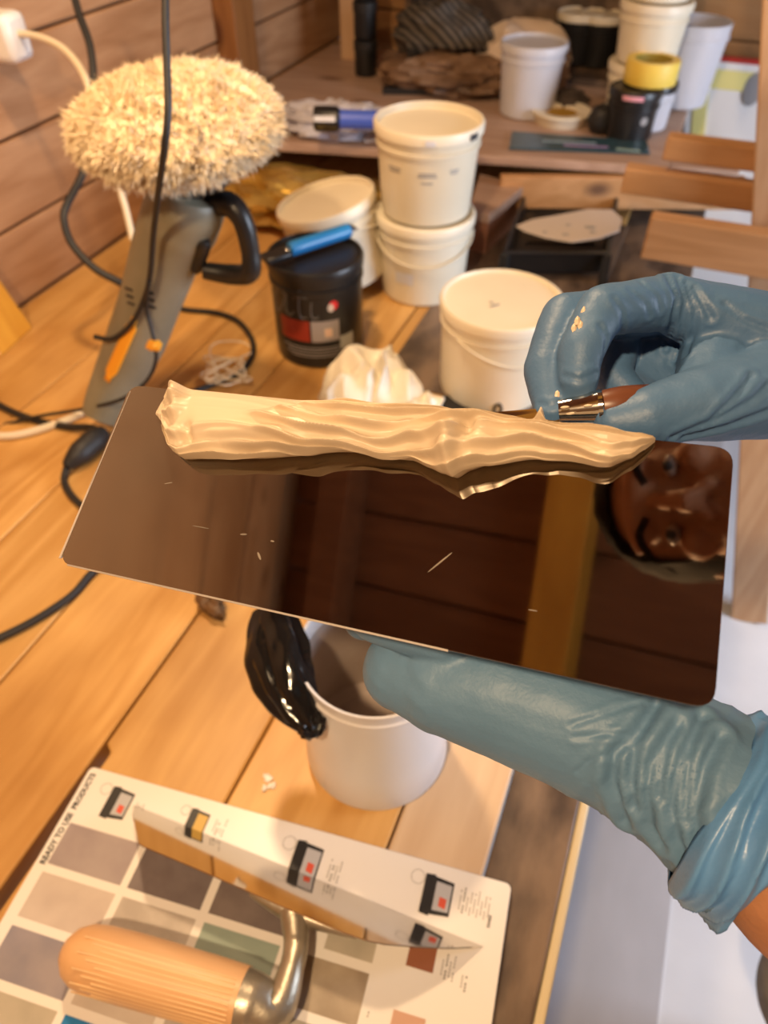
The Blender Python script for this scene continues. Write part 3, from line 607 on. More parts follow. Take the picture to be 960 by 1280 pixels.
t = thing('printed_sleeve', 'flat dark printed card sleeve at the front edge of the shelf', 'card', at(715, 185, SZ+.001))
s = MB(); q = [at(636, 187, SZ+.002), at(812, 193, SZ+.002), at(808, 178, SZ+.002), at(640, 166, SZ+.002)]; s.prism(q, (0, 0, .004)); s.build('card', mat('dark_teal_print', (.03, .07, .09), .25), t, smooth=0)
for (x0, x1, yy, cc) in ((678, 745, 176, (.25, .35, .42)), (705, 760, 181, (.35, .25, .45)), (770, 800, 186, (.35, .5, .45))):
    s = MB(); s.bar(at(x0, yy, SZ+.0066), at(x1, yy+3, SZ+.0066), .012, .0006); s.build('printed_streak', mat('streak_print', cc, .3), t, smooth=0)
# ================================================================== SHEEPSKIN POLISHER
base = dep(131, 508, 1.24)
PO = thing('power_polisher', 'grey power polisher standing on end with a round sheepskin pad on top', 'polisher', (base.x, base.y, 0))
ax_pts = [(126, 524, 1.245, .030), (133, 506, 1.24, .036), (152, 465, 1.22, .042), (172, 420, 1.18, .046), (190, 370, 1.13, .046), (210, 310, 1.07, .050), (226, 275, 1.03, .054), (236, 252, 1.0, .050), (240, 236, .985, .040)]
s = MB(); s.tube([dep(x, y, d) for x, y, d, r in ax_pts], [r for *_, r in ax_pts], 28, 5); s.build('housing', M['olive'], PO)
from mathutils.bvhtree import BVHTree
bvh = BVHTree.FromPolygons([tuple(v) for v in s.v], s.f)
def on_body(x, y, off=.0):
    r = ray(x, y).normalized(); h = bvh.ray_cast(CAM, r)[0]
    if h is None: h = bvh.find_nearest(CAM+r*1.15*1.1)[0]
    return h-r*off
def on_body_old(x, y, off=.0): # point on the front of the housing at this height
    best = min(ax_pts, key=lambda a: abs(a[1]-y)); i = ax_pts.index(best)
    a, b = (ax_pts[i], ax_pts[min(i+1, len(ax_pts)-1)]) if y < best[1] else (ax_pts[max(i-1, 0)], ax_pts[i])
    t = 0 if a[1] == b[1] else (y-a[1])/(b[1]-a[1]); cx = a[0]+(b[0]-a[0])*t; d = a[2]+(b[2]-a[2])*t; r = a[3]+(b[3]-a[3])*t
    lx = (x-cx)*d/F; return dep(x, y, d-math.sqrt(max(r*r-lx*lx, (r*.15)**2))-off)
s = MB(); L_ = [(168, 398), (160, 412), (150, 435), (140, 458), (133, 476)]
s.grid(lambda u, v: on_body(L_[0][0]+(L_[-1][0]-L_[0][0])*u+(-6+14*v)*(1 if .08 < u < .92 else .45), L_[0][1]+(L_[-1][1]-L_[0][1])*u+(v-.5)*6, .0022), 14, 5); s.build('orange_grip', M['orangep'], PO, label='bright orange side panel', solid=.002)
for k in range(3):
    s = MB(); s.tube([on_body(157+k*1.5, 360+k*9, .0005), on_body(165+k*1.5, 363+k*9, .0005)], .0022, 6, 1); s.build('vent_slot', M['black'], PO)
    s = MB(); s.tube([on_body(182+k*1.5, 364+k*9, .0005), on_body(192+k*1.5, 367+k*9, .0005)], .0022, 6, 1); s.build('vent_slot', M['black'], PO)
s = MB(); pl_ = [on_body(256, 300, .001), on_body(244, 338, .001)]; s.tube([pl_[0], pl_[0].lerp(pl_[1], .15), pl_[0].lerp(pl_[1], .85), pl_[1]], [.006, .011, .011, .006], 12, 2); s.build('name_plate', M['black'], PO, label='dark rounded plate with pale lettering')
s = MB(); s.tube([pl_[0].lerp(pl_[1], .25)-FW*.0115, pl_[0].lerp(pl_[1], .75)-FW*.0115], .0022, 6, 1); s.build('pale_lettering', M['white'], PO)
PC = dep(220, 152, .95); PN = (UC*.60-FW*.80-RT*.10).normalized(); PR = basis(RT, PN)
s = MB(); s.lathe([(0, -.085), (.055, -.08), (.075, -.055), (.08, -.04), (.11, -.03), (0, -.02)], PC, PR, 32); s.build('head_collar', M['black'], PO)
s = MB(); s.tube([dep(258, 258, 1.0), dep(285, 255, .985), dep(303, 275, .99), dep(313, 315, 1.02), dep(312, 340, 1.04), dep(290, 343, 1.06), dep(255, 338, 1.06)], [.016, .017, .014, .013, .015, .015, .012], 12, 5); s.build('loop_handle', M['black'], PO)
# the fleece: lumpy disc and thousands of short locks
RD = .141
def fle(p): return 1+.05*noise.noise(V(p)*4)+.03*noise.noise(V(p)*9)
s = MB(); s.ball(PC, (RD-.012, RD-.012, .046), PR, 48, 24, fle); pad = s.build('pad_body', M['wool'], PO)
s = MB(); rnd = random.Random(5)
for i in range(40000):
    z = rnd.uniform(-.75, 1); a = rnd.uniform(0, 6.2832); q = V((math.sqrt(1-z*z)*math.cos(a), math.sqrt(1-z*z)*math.sin(a), z)); k = fle(q)
    if z > .3 and i % 3: 
        rr_0 = math.sqrt(rnd.random()); q = V((rr_0*math.cos(a), rr_0*math.sin(a), math.sqrt(max(0, 1-rr_0*rr_0))))
    p = V((q.x*(RD-.014), q.y*(RD-.014), q.z*.044))*k
    nn = V((q.x/(RD), q.y/(RD), q.z/.044*.7)).normalized()
    rad = V((q.x, q.y, 0)); fl_ = noise.noise_vector(q*5)*.7
    d = (nn+rad*.45+fl_*1.3).normalized(); sd = d.cross(V((rnd.random()-.5, rnd.random()-.5, rnd.random()-.5))).normalized()
    Ln = rnd.uniform(.007, .0135)*(.8 if z > .5 else 1); bend = noise.noise_vector(q*17)*.006; wd = .0009
    P = [p-sd*wd, p+sd*wd, p+d*Ln*.5+bend+sd*wd*.8, p+d*Ln*.5+bend-sd*wd*.8, p+d*Ln+bend*2.2-V((0, 0, .002))]
    s.add([PC+PR @ v for v in P], [(0, 1, 2, 3), (3, 2, 4)])
s.build('wool_pile', M['wool'], PO, kind='stuff', smooth=0)
# ================================================================== CABLES, SOCKET
def cable(name, label, pts, r, material, org=None, smooth=7, cat='cable', parts=None):
    P = [dep(x, y, d) if d > 0 else at(x, y, r*1.05-d-0) for x, y, d in pts]
    s = MB(); s.tube(P, r, 8, smooth); return s.build(name, material, None, label, cat, org=P[-1] if org is None else org)
G = 0
w1 = atx(100, 20, X0+.05)
cable('black_cable', 'black cable running down the plank wall and behind the sheepskin', [(84, -40, 1.28), (98, 15, 1.27), (113, 60, 1.26), (117, 115, 1.25), (112, 170, 1.26), (103, 217, 1.27), (84, 255, 1.28), (80, 275, 1.28), (90, 305, 1.29), (118, 335, 1.30), (148, 352, 1.31), (170, 365, 1.33)], .0068, M['bmatte'])
cable('hanging_cable', 'thin black cable hanging in front of the sheepskin pad', [(207, -30, .74), (207, 30, .75), (209, 90, .765), (210, 140, .775), (205, 190, .80), (198, 240, .87), (192, 290, .96), (188, 340, 1.02), (182, 368, 1.06), (166, 402, 1.10), (142, 423, 1.135), (118, 421, 1.14)], .0040, M['bmatte'])
cable('thin_cable', 'thin black cable from the orange twist tie down to the bench', [(186, 352, 1.03), (183, 385, 1.08), (189, 410, 1.10), (194, 432, 1.11), (194, 455, 1.13), (180, 480, 1.15), (150, 500, 1.17), (100, 512, 1.235), (50, 520, 1.27), (0, 532, 1.29), (-40, 540, 1.29)], .0030, M['bmatte'])
s = MB(); c = dep(193, 432, 1.105); s.ball(c, (.011, .009, .008), Rz(.5), 12, 8, rough_fn(c, .4, 2)); s.build('twist_tie', M['orangep'], None, 'small orange twist tie on the thin cable', 'cable tie', org=c)
pc_ = cable('plug_cable', 'thick black cable crossing the boards at the left with a connector', [(-40, 480, 0), (0, 507, 0), (40, 524, 0), (80, 533, 0), (115, 535, -.01), (128, 545, -.008)], .0060, M['bmatte'])
t = thing('cable_connector', 'black cable connector beside the left corner of the large trowel', 'connector', at(105, 560, .02))
s = MB(); s.tube([at(130, 540, .022), at(118, 550, .022), at(100, 566, .022), at(88, 578, .016), at(84, 584, .012)], [.012, .020, .019, .012, .008], 14, 4); s.build('body', M['bmatte'], t)
s = MB(); s.tube([at(84, 582, .01), at(80, 600, .006), at(88, 618, .006), at(110, 640, .006), (at(160, 690, .006)), at(140, 700, .006), at(115, 716, .006), at(92, 742, .006), at(60, 765, .006), at(25, 785, .006), at(-20, 806, .006)], .0056, 8, 7); s.build('cord', M['bmatte'], t)
cable('white_flex', 'cream cable lying on the boards at the left edge', [(-30, 540, 0), (0, 545, 0), (30, 542, 0), (70, 530, 0), (110, 512, 0), (150, 480, 0)], .0065, M['cablew'])
cable('black_lead', 'black lead curling on the bench behind the polisher', [(205, 380, 0), (232, 387, 0), (270, 391, 0), (298, 402, 0), (315, 425, 0), (314, 447, 0), (296, 468, 0), (262, 482, 0), (235, 492, 0)], .0055, M['bmatte'])
s = MB(); rnd = random.Random(3)
P = []
for k in range(34):
    a = k*.75+rnd.random()*.5; R0 = (14+22*math.sin(k*.37+1)**2)*(.8+.4*rnd.random()); P.append(at(284+34*math.sin(k*1.31+.4)*(.5+.5*rnd.random()), 462+22*math.sin(k*.93+1.2)*(.5+.5*rnd.random()), .004+.028*rnd.random()))
P += [at(262, 440, .03), at(272, 428, .03), at(300, 427, .02), at(312, 433, .01)]
s.tube(P, .0013, 6, 4); s.build('white_string', M['cablew'], None, 'tangle of thin white string behind the left end of the plaster', 'string', org=at(288, 458))
cable('white_cable', 'cream cable arching from the wall plug down behind the sheepskin', [(20, 42, 1.30), (45, 45, 1.29), (75, 58, 1.28), (98, 82, 1.27), (115, 118, 1.27), (140, 180, 1.3), (150, 235, 1.32), (158, 265, 1.33), (166, 300, 1.34)], .0062, M['cablew'])
p0 = atx(10, 42, X0+.02); t = thing('wall_plug', 'white plug on the plank wall at the top left', 'plug', p0)
c = dep(3, 45, 1.31); s = MB(); s.box(c, (.075, .06, .075), Rz(.1)); s.build('body', M['white'], t, bevel=.012)
s = MB(); s.bar(c, V((X0, c.y+.0, c.z)), .05, .05); s.build('socket', M['white'], t, bevel=.005)
# yellow plank at the left edge
s = MB(); q = [at(-60, 470, 0), at(2, 447, 0), at(42, 412, 0)]
a = at(2, 447, 0); b = at(42, 410, 0); d = (b-a); up_ = V((0, 0, .75))+V((-.22, -.06, 0)); s.prism([a, b, b+up_, a+up_], V((-.03, -.012, 0))); s.build('yellow_plank', M['orange'], None, 'yellow varnished plank standing at the left edge of the bench', 'plank', org=a, smooth=0, bevel=.004)
# ================================================================== COLOUR CARD
O = at(115, 960); ax = (at(642, 1108)-O); ax.z = 0; ax.normalize(); bx = V((ax.y, -ax.x, 0)); CT = .0045
CW, CL = .478, .34
def ch(a, b, z=CT): return O+ax*a+bx*b+UP*z
CC = thing('colour_card', 'glossy white colour chart card with grey plaster swatches and lettering', 'colour chart', O)
def rr_poly(w_, h_, r, n=4):
    out = []
    for cx, cy, a0 in ((w_-r, h_-r, 0), (r, h_-r, 90), (r, r, 180), (w_-r, r, 270)):
        for k in range(n+1): a = math.radians(a0+90*k/n); out.append((cx+r*math.cos(a), cy+r*math.sin(a)))
    return out
s = MB(); s.prism([ch(a, b, .0005) for a, b in rr_poly(CW, CL, .006)], (0, 0, CT-.0005)); s.build('card', M['chart'], CC, smooth=0, bevel=.0006)
SW = {'lilac': ((.30, .25, .27), (.36, .31, .32)), 'char': ((.12, .095, .10), (.18, .15, .155)), 'brown': ((.13, .10, .10), (.19, .155, .15)), 'pinkg': ((.48, .41, .38), (.56, .49, .45)), 'stone': ((.40, .36, .33), (.55, .51, .47)), 'teal': ((.24, .32, .29), (.29, .37, .33)),
      'slate': ((.22, .21, .27), (.30, .27, .31)), 'cream': ((.52, .46, .41), (.60, .54, .49)), 'sand': ((.38, .35, .29), (.46, .42, .35)), 'blue': ((.16, .17, .30), (.22, .22, .34)), 'taupe': ((.28, .22, .16), (.40, .33, .25))}
def sw(a0, a1, b0, b1, key, z=CT, nm='colour_swatch', lab=None):
    if key not in M: M[key] = noisy('swatch_'+key, *SW[key], .5, 26, detail=6)
    s = MB(); s.prism([ch(a0, b0, z+.0001), ch(a1, b0, z+.0001), ch(a1, b1, z+.0001), ch(a0, b1, z+.0001)], (0, 0, .00025)); return s.build(nm, M[key], CC, lab, smooth=0)
grid_ = [['lilac', 'char', 'brown', None], ['pinkg', 'stone', 'teal', 'taupe'], ['slate', 'cream', 'stone', 'sand'], ['sand', 'blue', 'taupe', 'lilac'], ['pinkg', 'char', 'stone', 'cream']]
colx = [(.013, .096), (.104, .184), (.193, .272), (.281, .361)]
for i, row in enumerate(grid_):
    b0 = .0625+.0515*i
    for j, key in enumerate(row):
        if key: sw(colx[j][0], colx[j][1], b0, b0+.043, key, lab=None)
sw(.313, .361, .088, .105, 'sand')
# pictures of tubs along the top, printed flat
pm = {k: mat('print_'+k, c_, .4) for k, c_ in {'black': (.02, .02, .022), 'silver': (.45, .46, .5), 'red': (.65, .10, .06), 'gold': (.55, .36, .08), 'rust': (.28, .10, .05), 'peach': (.55, .33, .24)}.items()}
def flat(pts, material, nm, parent=CC, z=CT, lab=None, th=.0002):
    s = MB(); s.prism([ch(a, b, z+.0002) for a, b in pts], (0, 0, th)); return s.build(nm, material, parent, lab, smooth=0)
def ring(a, b, r, nm='number_ring'):
    s = MB(); n = 20
    P = [ch(a+(r+(k % 2)*.0006)*math.cos(i*2*math.pi/n), b+(r+(k % 2)*.0006)*math.sin(i*2*math.pi/n), CT+.0004) for i in range(n) for k in range(2)]
    s.add(P, [(2*i, 2*i+1, (2*i+3) % (2*n), (2*i+2) % (2*n)) for i in range(n)]); s.build(nm, M['greyink'], CC, smooth=0)
def tubpic(a, b, c1, c2, k=1.0):
    f_ = lambda pts: [(a+x*k, b+y*k) for x, y in pts]
    flat(f_([(-.013, -.017), (-.004, -.018), (-.004, .018), (-.013, .017)]), pm['black'], 'printed_lid')
    flat(f_([(-.004, -.0165), (.014, -.0145), (.014, .0145), (-.004, .0165)]), pm['black'], 'printed_tub')
    flat(f_([(-.002, -.0125), (.0125, -.0115), (.0125, .0115), (-.002, .0125)]), pm[c1], 'printed_label', z=CT+.0003)
    flat(f_([(.003, .000), (.0095, .001), (.0095, .0095), (.003, .008)]), pm[c2], 'printed_spot', z=CT+.0006)
    ring(a-.020*k, b-.012*k, .006*k)
tubpic(.051, .031, 'silver', 'red'); tubpic(.143, .0275, 'gold', 'gold', .82); tubpic(.269, .034, 'silver', 'red', 1.1); tubpic(.407, .031, 'silver', 'red', 1.1)
flat([(.392, .075), (.418, .075), (.418, .098), (.392, .098)], pm['rust'], 'printed_block'); flat([(.390, .135), (.420, .135), (.420, .162), (.390, .162)], pm['peach'], 'printed_block')
# lettering: reads away from the lens along -bx, tops to the left
def ctext(txt, a, b, size, material, nm='lettering', bold=0, lab=None, fit=0):
    kx = fit/max(v.x for v in text_mesh(txt, size, lambda x, y: V((x, y, 0)), bold).v) if fit else 1
    mb = text_mesh(txt, size, lambda x, y: ch(a-y, b-x*kx, CT+.0004), bold); return mb.build(nm, material, CC, lab, smooth=0)
ctext('READY TO USE  PRODUCTS', .0108, .108, .0088, M['ink'], 'heading_lettering', .0003, 'black heading READY TO USE PRODUCTS', .101)
def lines(a0, b_near, n, lens, pitch=.0036, bold_first=True):
    for i in range(n):
        L = lens[i % len(lens)]; mt = M['ink'] if (bold_first and i == 1) else M['greyink']
        s = MB(); k = int(L/.0028)
        for j in range(k):
            if (j*7+i*3) % 6 == 0: continue
            bb = b_near-j*.0028; s.prism([ch(a0+i*pitch, bb, CT+.0003), ch(a0+i*pitch+.0012, bb, CT+.0003), ch(a0+i*pitch+.0012, bb-.0019, CT+.0003), ch(a0+i*pitch, bb-.0019, CT+.0003)], (0, 0, .0001))
        if s.v: s.build('small_print', mt, CC, smooth=0)
lines(.072, .040, 3, [.02, .014]); lines(.163, .034, 4, [.022, .016, .010]); lines(.295, .046, 4, [.024, .018, .02]); lines(.430, .040, 9, [.024, .026, .02, .024]); lines(.368, .15, 1, [.01])
lines(.425, .100, 4, [.02, .024]); lines(.428, .165, 3, [.02, .024]); lines(.445, .105, 2, [.016])
ctext('TOOLS', .463, .046, .0036, M['ink'], bold=.0002)
# ================================================================== SMALL TROWEL ON THE CARD
mirror = noisy('polished_steel', (.60, .58, .55), (.68, .66, .63), .05, 6, (1, 1, 1), metal=1.0, r2=.12)
e0 = at(167, 1006, .0055); e1 = at(604, 1183, .0055); ev = (e1-e0); EL = ev.length; ex = ev.normalized()
ey = V((ex.y, -ex.x, 0)); til = math.radians(52); wv_ = (ey*math.cos(til)+UP*math.sin(til)).normalized(); nn = ex.cross(wv_).normalized()
ST = thing('small_trowel', 'small steel finishing trowel with beech handle lying on the colour card', 'trowel', e0)
def W_of(t): 
    return .088 if t < .70 else max(.0008, .088*(1-t)/.30)
bk = -nn if nn.z > 0 else nn                     # the side away from the mirror-bright face
def on_blade(x, y): r = ray(x, y); return CAM+r*((e0-CAM).dot(nn)/r.dot(nn))
out = [e0]+[on_blade(x, y) for x, y in ((166, 1018), (173, 1053), (178, 1057), (240, 1083), (300, 1109), (365, 1138), (430, 1165), (458, 1175), (482, 1180), (520, 1183), (560, 1185))]+[e1]
s.v and None
s = MB(); s.prism(out, bk*.0011); s.build('blade', mirror, ST, smooth=0, label='mirror-bright steel blade')
h0 = at(88, 1190, .034); h1 = at(303, 1250, .034); hd = (h1-h0).normalized(); HR = basis(hd, UP)
s = MB(); HL = (h1-h0).length; n = 26
prof = [(.0, -.006), (.012, -.0045), (.021, .003), (.0265, .014), (.0285, .03), (.029, .06), (.0285, HL*.6), (.0275, HL*.85), (.0265, HL), (.0, HL)]
RH = Matrix((HR.col[1], HR.col[2], HR.col[0])).transposed()
s.lathe(prof, h0, RH, 40); hw = s.build('handle', M['handle'], ST, label='turned beech handle with fine grooves')
s = MB()
for k in range(13):
    a = math.radians(70+k*8.5)
    P = []
    for j in range(2): 
        zz = (.018+.01*(k % 3), HL*.97)[j]; P.append(h0+RH @ V(((.0289 if j == 0 else .0272)*math.cos(a), (.0289 if j == 0 else .0272)*math.sin(a), zz)))
    s.tube(P, .0007, 5, 1)
s.build('groove', wood('pale_groove', (.85, .60, .32), (.75, .5, .25), (.7, .4, .2), 'X', .5, .02), hw, kind='stuff')
att = on_blade(372, 1118)+bk*.014
s = MB(); P = [h1-hd*.002, h1+hd*.012, h1+hd*.032, h1.lerp(att, .42)+hd*.026, h1.lerp(att, .74)+hd*.016+bk*.004, att]
s.tube(P, [.0260, .024, .016, .0115, .0115, .014], 20, 6); sh = s.build('shank', M['cast'], ST, label='curved cast metal shank')
s = MB(); s.tube([att+ex*(-.045), att+bk*.002, att+ex*.065], [.004, .011, .003], 12, 5); s.build('spine', M['cast'], ST)
# ================================================================== OPEN WHITE TUB AND BLACK BAG
c, rb, rt, h = from_px((470, 1020), 0, 900, 197, 172)
T_ = thing('open_tub', 'open white plastic tub under the large trowel', 'tub', c)
r_ = lambda z: rb+(rt*.96-rb)*(z/h)**.7
s = MB(); s.lathe([(0, .001), (rb*.86, 0), (rb*.95, .004), (rb, .014)]+[(r_(h*k/6), h*k/6) for k in range(2, 6)]+[(rt*.965, h-.022), (rt, h-.020), (rt*1.0, h-.016), (rt*.975, h-.014), (rt*.975, h-.006), (rt*.99, h-.003), (rt*.985, h), (rt*.95, h-.001), (rt*.94, h-.02), (rb*.96, .012), (rb*.8, .006), (0, .006)], c, None, 64)
s.build('body', M['tubw'], T_)
s = MB(); s.lathe([(rt*.935, h-.024), (rt*.925, h-.03), (rb*.945, .02), (rb*.8, .009), (0, .0085)], c, None, 64); s.build('residue', noisy('grey_brown_residue', (.33, .26, .22), (.46, .39, .35), .5, 9), T_, 'dried grey-brown residue inside')
bgc = at(350, 846, .185)
bag = MB(); b0, b1 = at(338, 752, .215), at(390, 918, .165); bR = basis(b1-b0, -FW); BLn = (b1-b0).length
def bfn(u, v):
    u = min(max(u, 0), 1); ph = 2*math.pi*v; wd = .034*max(.10, math.sin(math.pi*(.16+.80*u)))**.75
    k = ph*2.5+2.4*u+1.6*noise.noise(V((math.cos(ph), math.sin(ph), u*1.5))*1.2); pl = abs((k/math.pi) % 2-1)
    r = wd*(1-.42*pl**1.3)+.0022*noise.noise(V((math.cos(ph)*3, math.sin(ph)*3, u*7)))
    if u < .02 or u > .98: r *= .25
    c_ = b0.lerp(b1, u)+bR @ V((0, -.010*math.sin(math.pi*u), 0))
    return c_+bR @ V((0, r*math.cos(ph)*1.0, r*math.sin(ph)*.75))
bag.grid(bfn, 34, 64, cv=True)
bag.build('black_bag', M['blackg'], None, 'glossy crumpled black plastic bag hanging against the open white tub', 'bag', org=bgc, smooth=22)
s = MB(); a = at(388, 903, .165); s.ball(a, (.014, .017, .012), Rz(.4), 24, 16, lambda p: 1.15-.9*abs(noise.noise(V(p)*2.2+V((1, 7, 2))))); s.build('black_bag_knot', M['blackg'], None, 'small glossy knot at the lower end of the black bag', 'bag', org=a, smooth=22)
s = MB(); a = at(262, 752, .012); s.ball(a, (.035, .016, .012), Rz(-.5), 20, 12, lambda p: 1.1-.8*abs(noise.noise(V(p)*2+V((2, 2, 9))))); s.build('brown_scrap', noisy('burnt_scrap', (.05, .025, .01), (.16, .08, .03), .5, 30), None, 'dark brown crumpled scrap under the edge of the large trowel', 'scrap', org=a, smooth=30)
# ================================================================== LARGE TROWEL
k_ = .32/.8197
tl, tr, br, bl = dep(163, 481, 1.096*k_), dep(918, 560, .796*k_), dep(893, 888, .70*k_), dep(73, 703, k_)
BE = (tr-tl).normalized(); BN = BE.cross(tl-bl).normalized(); BG = BN.cross(BE).normalized()   # along, normal (up), across (away from the lens)
if (tl-bl).dot(BG) < 0: BG = -BG
BO = bl.copy()
def buv(x, y):
    r = ray(x, y); t = (BO-CAM).dot(BN)/r.dot(BN); p = CAM+r*t-BO; return p.dot(BE), p.dot(BG)
def bp(u, v, w_=0): return BO+BE*u+BG*v+BN*w_
LT = thing('large_trowel', 'large stainless steel finishing trowel held flat and loaded with plaster', 'trowel', bp(.16, .05))
steel = mat('brushed_stainless', (.31, .265, .215), .05, 1.0); g = NT(steel)
tc = g.n('ShaderNodeTexCoord'); tmap = g.n('ShaderNodeMapping'); g.l(tc.outputs['Object'], tmap.inputs[0])
# scratches run along the blade: use the blade's own frame
rot = Matrix((BE, BG, BN)).to_euler(); tmap.vector_type = 'POINT'; tmap.inputs['Rotation'].default_value = rot
t2 = g.n('ShaderNodeMapping'); g.l(tmap.outputs[0], t2.inputs[0]); t2.inputs['Scale'].default_value = (6, 240, 10)
sn = g.n('ShaderNodeTexNoise', Scale=1.5, Detail=4); g.l(t2.outputs[0], sn.inputs['Vector'])
sx = g.n('ShaderNodeSeparateXYZ'); g.l(tmap.outputs[0], sx.inputs[0])
edge = g.n('ShaderNodeMapRange'); edge.inputs['From Min'].default_value = -.16; edge.inputs['From Max'].default_value = -.06; edge.inputs['To Min'].default_value = .22; edge.inputs['To Max'].default_value = 0
g.l(sx.outputs['X'], edge.inputs[0])
sm_ = g.n('ShaderNodeTexNoise', Scale=9, Detail=3); g.l(tmap.outputs[0], sm_.inputs['Vector'])
mm = g.n('ShaderNodeMath', operation='MULTIPLY'); g.l(edge.outputs[0], mm.inputs[0]); g.l(sm_.outputs['Fac'], mm.inputs[1])
m3 = g.n('ShaderNodeMapRange'); m3.inputs['From Min'].default_value = .62; m3.inputs['From Max'].default_value = .8; m3.inputs['To Min'].default_value = .035; m3.inputs['To Max'].default_value = .09; g.l(sn.outputs['Fac'], m3.inputs[0])
hz_ = g.n('ShaderNodeMath', operation='MULTIPLY_ADD'); hz_.inputs[1].default_value = -1.5; hz_.inputs[2].default_value = 1.0; g.l(mm.outputs[0], hz_.inputs[0]); g.l(hz_.outputs[0], g.b.inputs['Metallic'])
ad = g.n('ShaderNodeMath', operation='ADD'); g.l(mm.outputs[0], ad.inputs[0]); g.l(m3.outputs[0], ad.inputs[1]); g.l(ad.outputs[0], g.b.inputs['Roughness'])
bL = (tr-tl).length; bWd = abs(buv(163, 481)[1])
skew = buv(163, 481)[0]                          # the ends are cut slightly out of square
cor = [(0, 0), buv(893, 888), buv(918, 560), buv(163, 481)]
def rounded(poly, r, n=6):
    out = []
    for i, p in enumerate(poly):
        a = V((*poly[i-1], 0)); b = V((*p, 0)); c = V((*poly[(i+1) % len(poly)], 0)); d1 = (a-b).normalized(); d2 = (c-b).normalized()
        for k in range(n+1):
            t = k/n; q = (b+d1*r)*(1-t)**2+b*2*t*(1-t)+(b+d2*r)*t*t; out.append((q.x, q.y))
    return out
s = MB(); s.prism([bp(u, v, -.0012) for u, v in rounded(cor, .0085)], BN*.0012); s.build('blade', steel, LT, smooth=0, bevel=.0003, label='mirror-like steel blade with brushed left end')
glint = mat('edge_highlight_steel', (.80, .79, .76), .42, .7)  # highlights along the left and near blade edges painted as paler steel
pL, pB = [buv(x, y) for x, y in ((163, 489), (76, 697))]
s = MB(); s.prism([bp(pL[0]+.0002, pL[1], -.0009), bp(pB[0]+.0002, pB[1], -.0009), bp(pB[0]-.0016, pB[1]-.0004, -.0014), bp(pL[0]-.0010, pL[1]+.0004, -.0014)], BN*.0011); s.build('edge_highlight', glint, LT, 'left edge with its highlight put into the steel colour', smooth=0)
pR = buv(560, 812.7); s = MB(); s.prism([bp(.006, .0002, -.0009), bp(pR[0], pR[1]+.0002, -.0009), bp(pR[0], pR[1]-.0005, -.0013), bp(.006, -.0005, -.0013)], BN*.001); s.build('edge_highlight', glint, LT, 'near edge with its highlight put into the steel colour', smooth=0)
s = MB(); s.bar(bp(.05, .05, -.004), bp(.29, .05, -.004), .030, .005, BN); s.build('mounting', M['cast'], LT, smooth=0, bevel=.001)
for u in (.10, .235):
    s = MB(); s.bar(bp(u, .052, -.006), bp(u, .055, -.040), .012, .012, BE); s.build('shank', M['cast'], LT, smooth=0, bevel=.002)
s = MB(); s.tube([bp(.095, .056, -.046), bp(.11, .056, -.046), bp(.165, .056, -.046), bp(.225, .056, -.046), bp(.24, .056, -.046)], [.010, .0145, .0155, .0145, .010], 20, 4); s.build('handle', M['handle'], LT)
haze = noisy('dried_plaster_smear', (.13, .105, .08), (.22, .18, .14), .7, 40)
for (x0, y0, x1, y1, r) in ((534, 716, 566, 690, .0004), (300, 668, 309, 668, .0005), (338, 676, 343, 677, .0004), (240, 657, 262, 661, .0003), (205, 605, 216, 603, .0003), (322, 690, 326, 700, .0006), (660, 762, 672, 764, .0003)):
    p, q = bp(*buv(x0, y0), .00005), bp(*buv(x1, y1), .00005); s = MB(); s.ball((p+q)/2, ((q-p).length/2, r, .0001), basis(q-p, BN), 10, 6); s.build('dried_smear', haze, LT)
# ---- the ridge of wet plaster on the blade
TE = lambda x: 481+.1046*(x-163)
low = [(198, 519), (206, 526), (216, 544), (226, 563), (240, 573), (262, 572), (300, 574), (340, 573), (375, 570), (410, 565), (450, 566), (490, 569), (520, 574), (545, 584), (560, 592), (572, 598), (590, 588), (615, 580), (650, 575), (690, 571), (730, 573), (765, 577), (790, 570), (806, 560), (819, 552)]
hgt = [(198, .002), (206, .004), (220, .009), (236, .0145), (262, .0155), (330, .0165), (400, .0155), (440, .018), (500, .013), (560, .017), (600, .020), (640, .014), (676, .013), (700, .011), (760, .013), (800, .007), (815, .004), (819, .002)]
def interp(tab, x):
    if x <= tab[0][0]: return tab[0][1]
    for (a, ya), (b, yb) in zip(tab, tab[1:]):
        if a <= x <= b:
            t = (x-a)/(b-a); t = t*t*(3-2*t)*.5+t*.5; return ya+(yb-ya)*t
    return tab[-1][1]
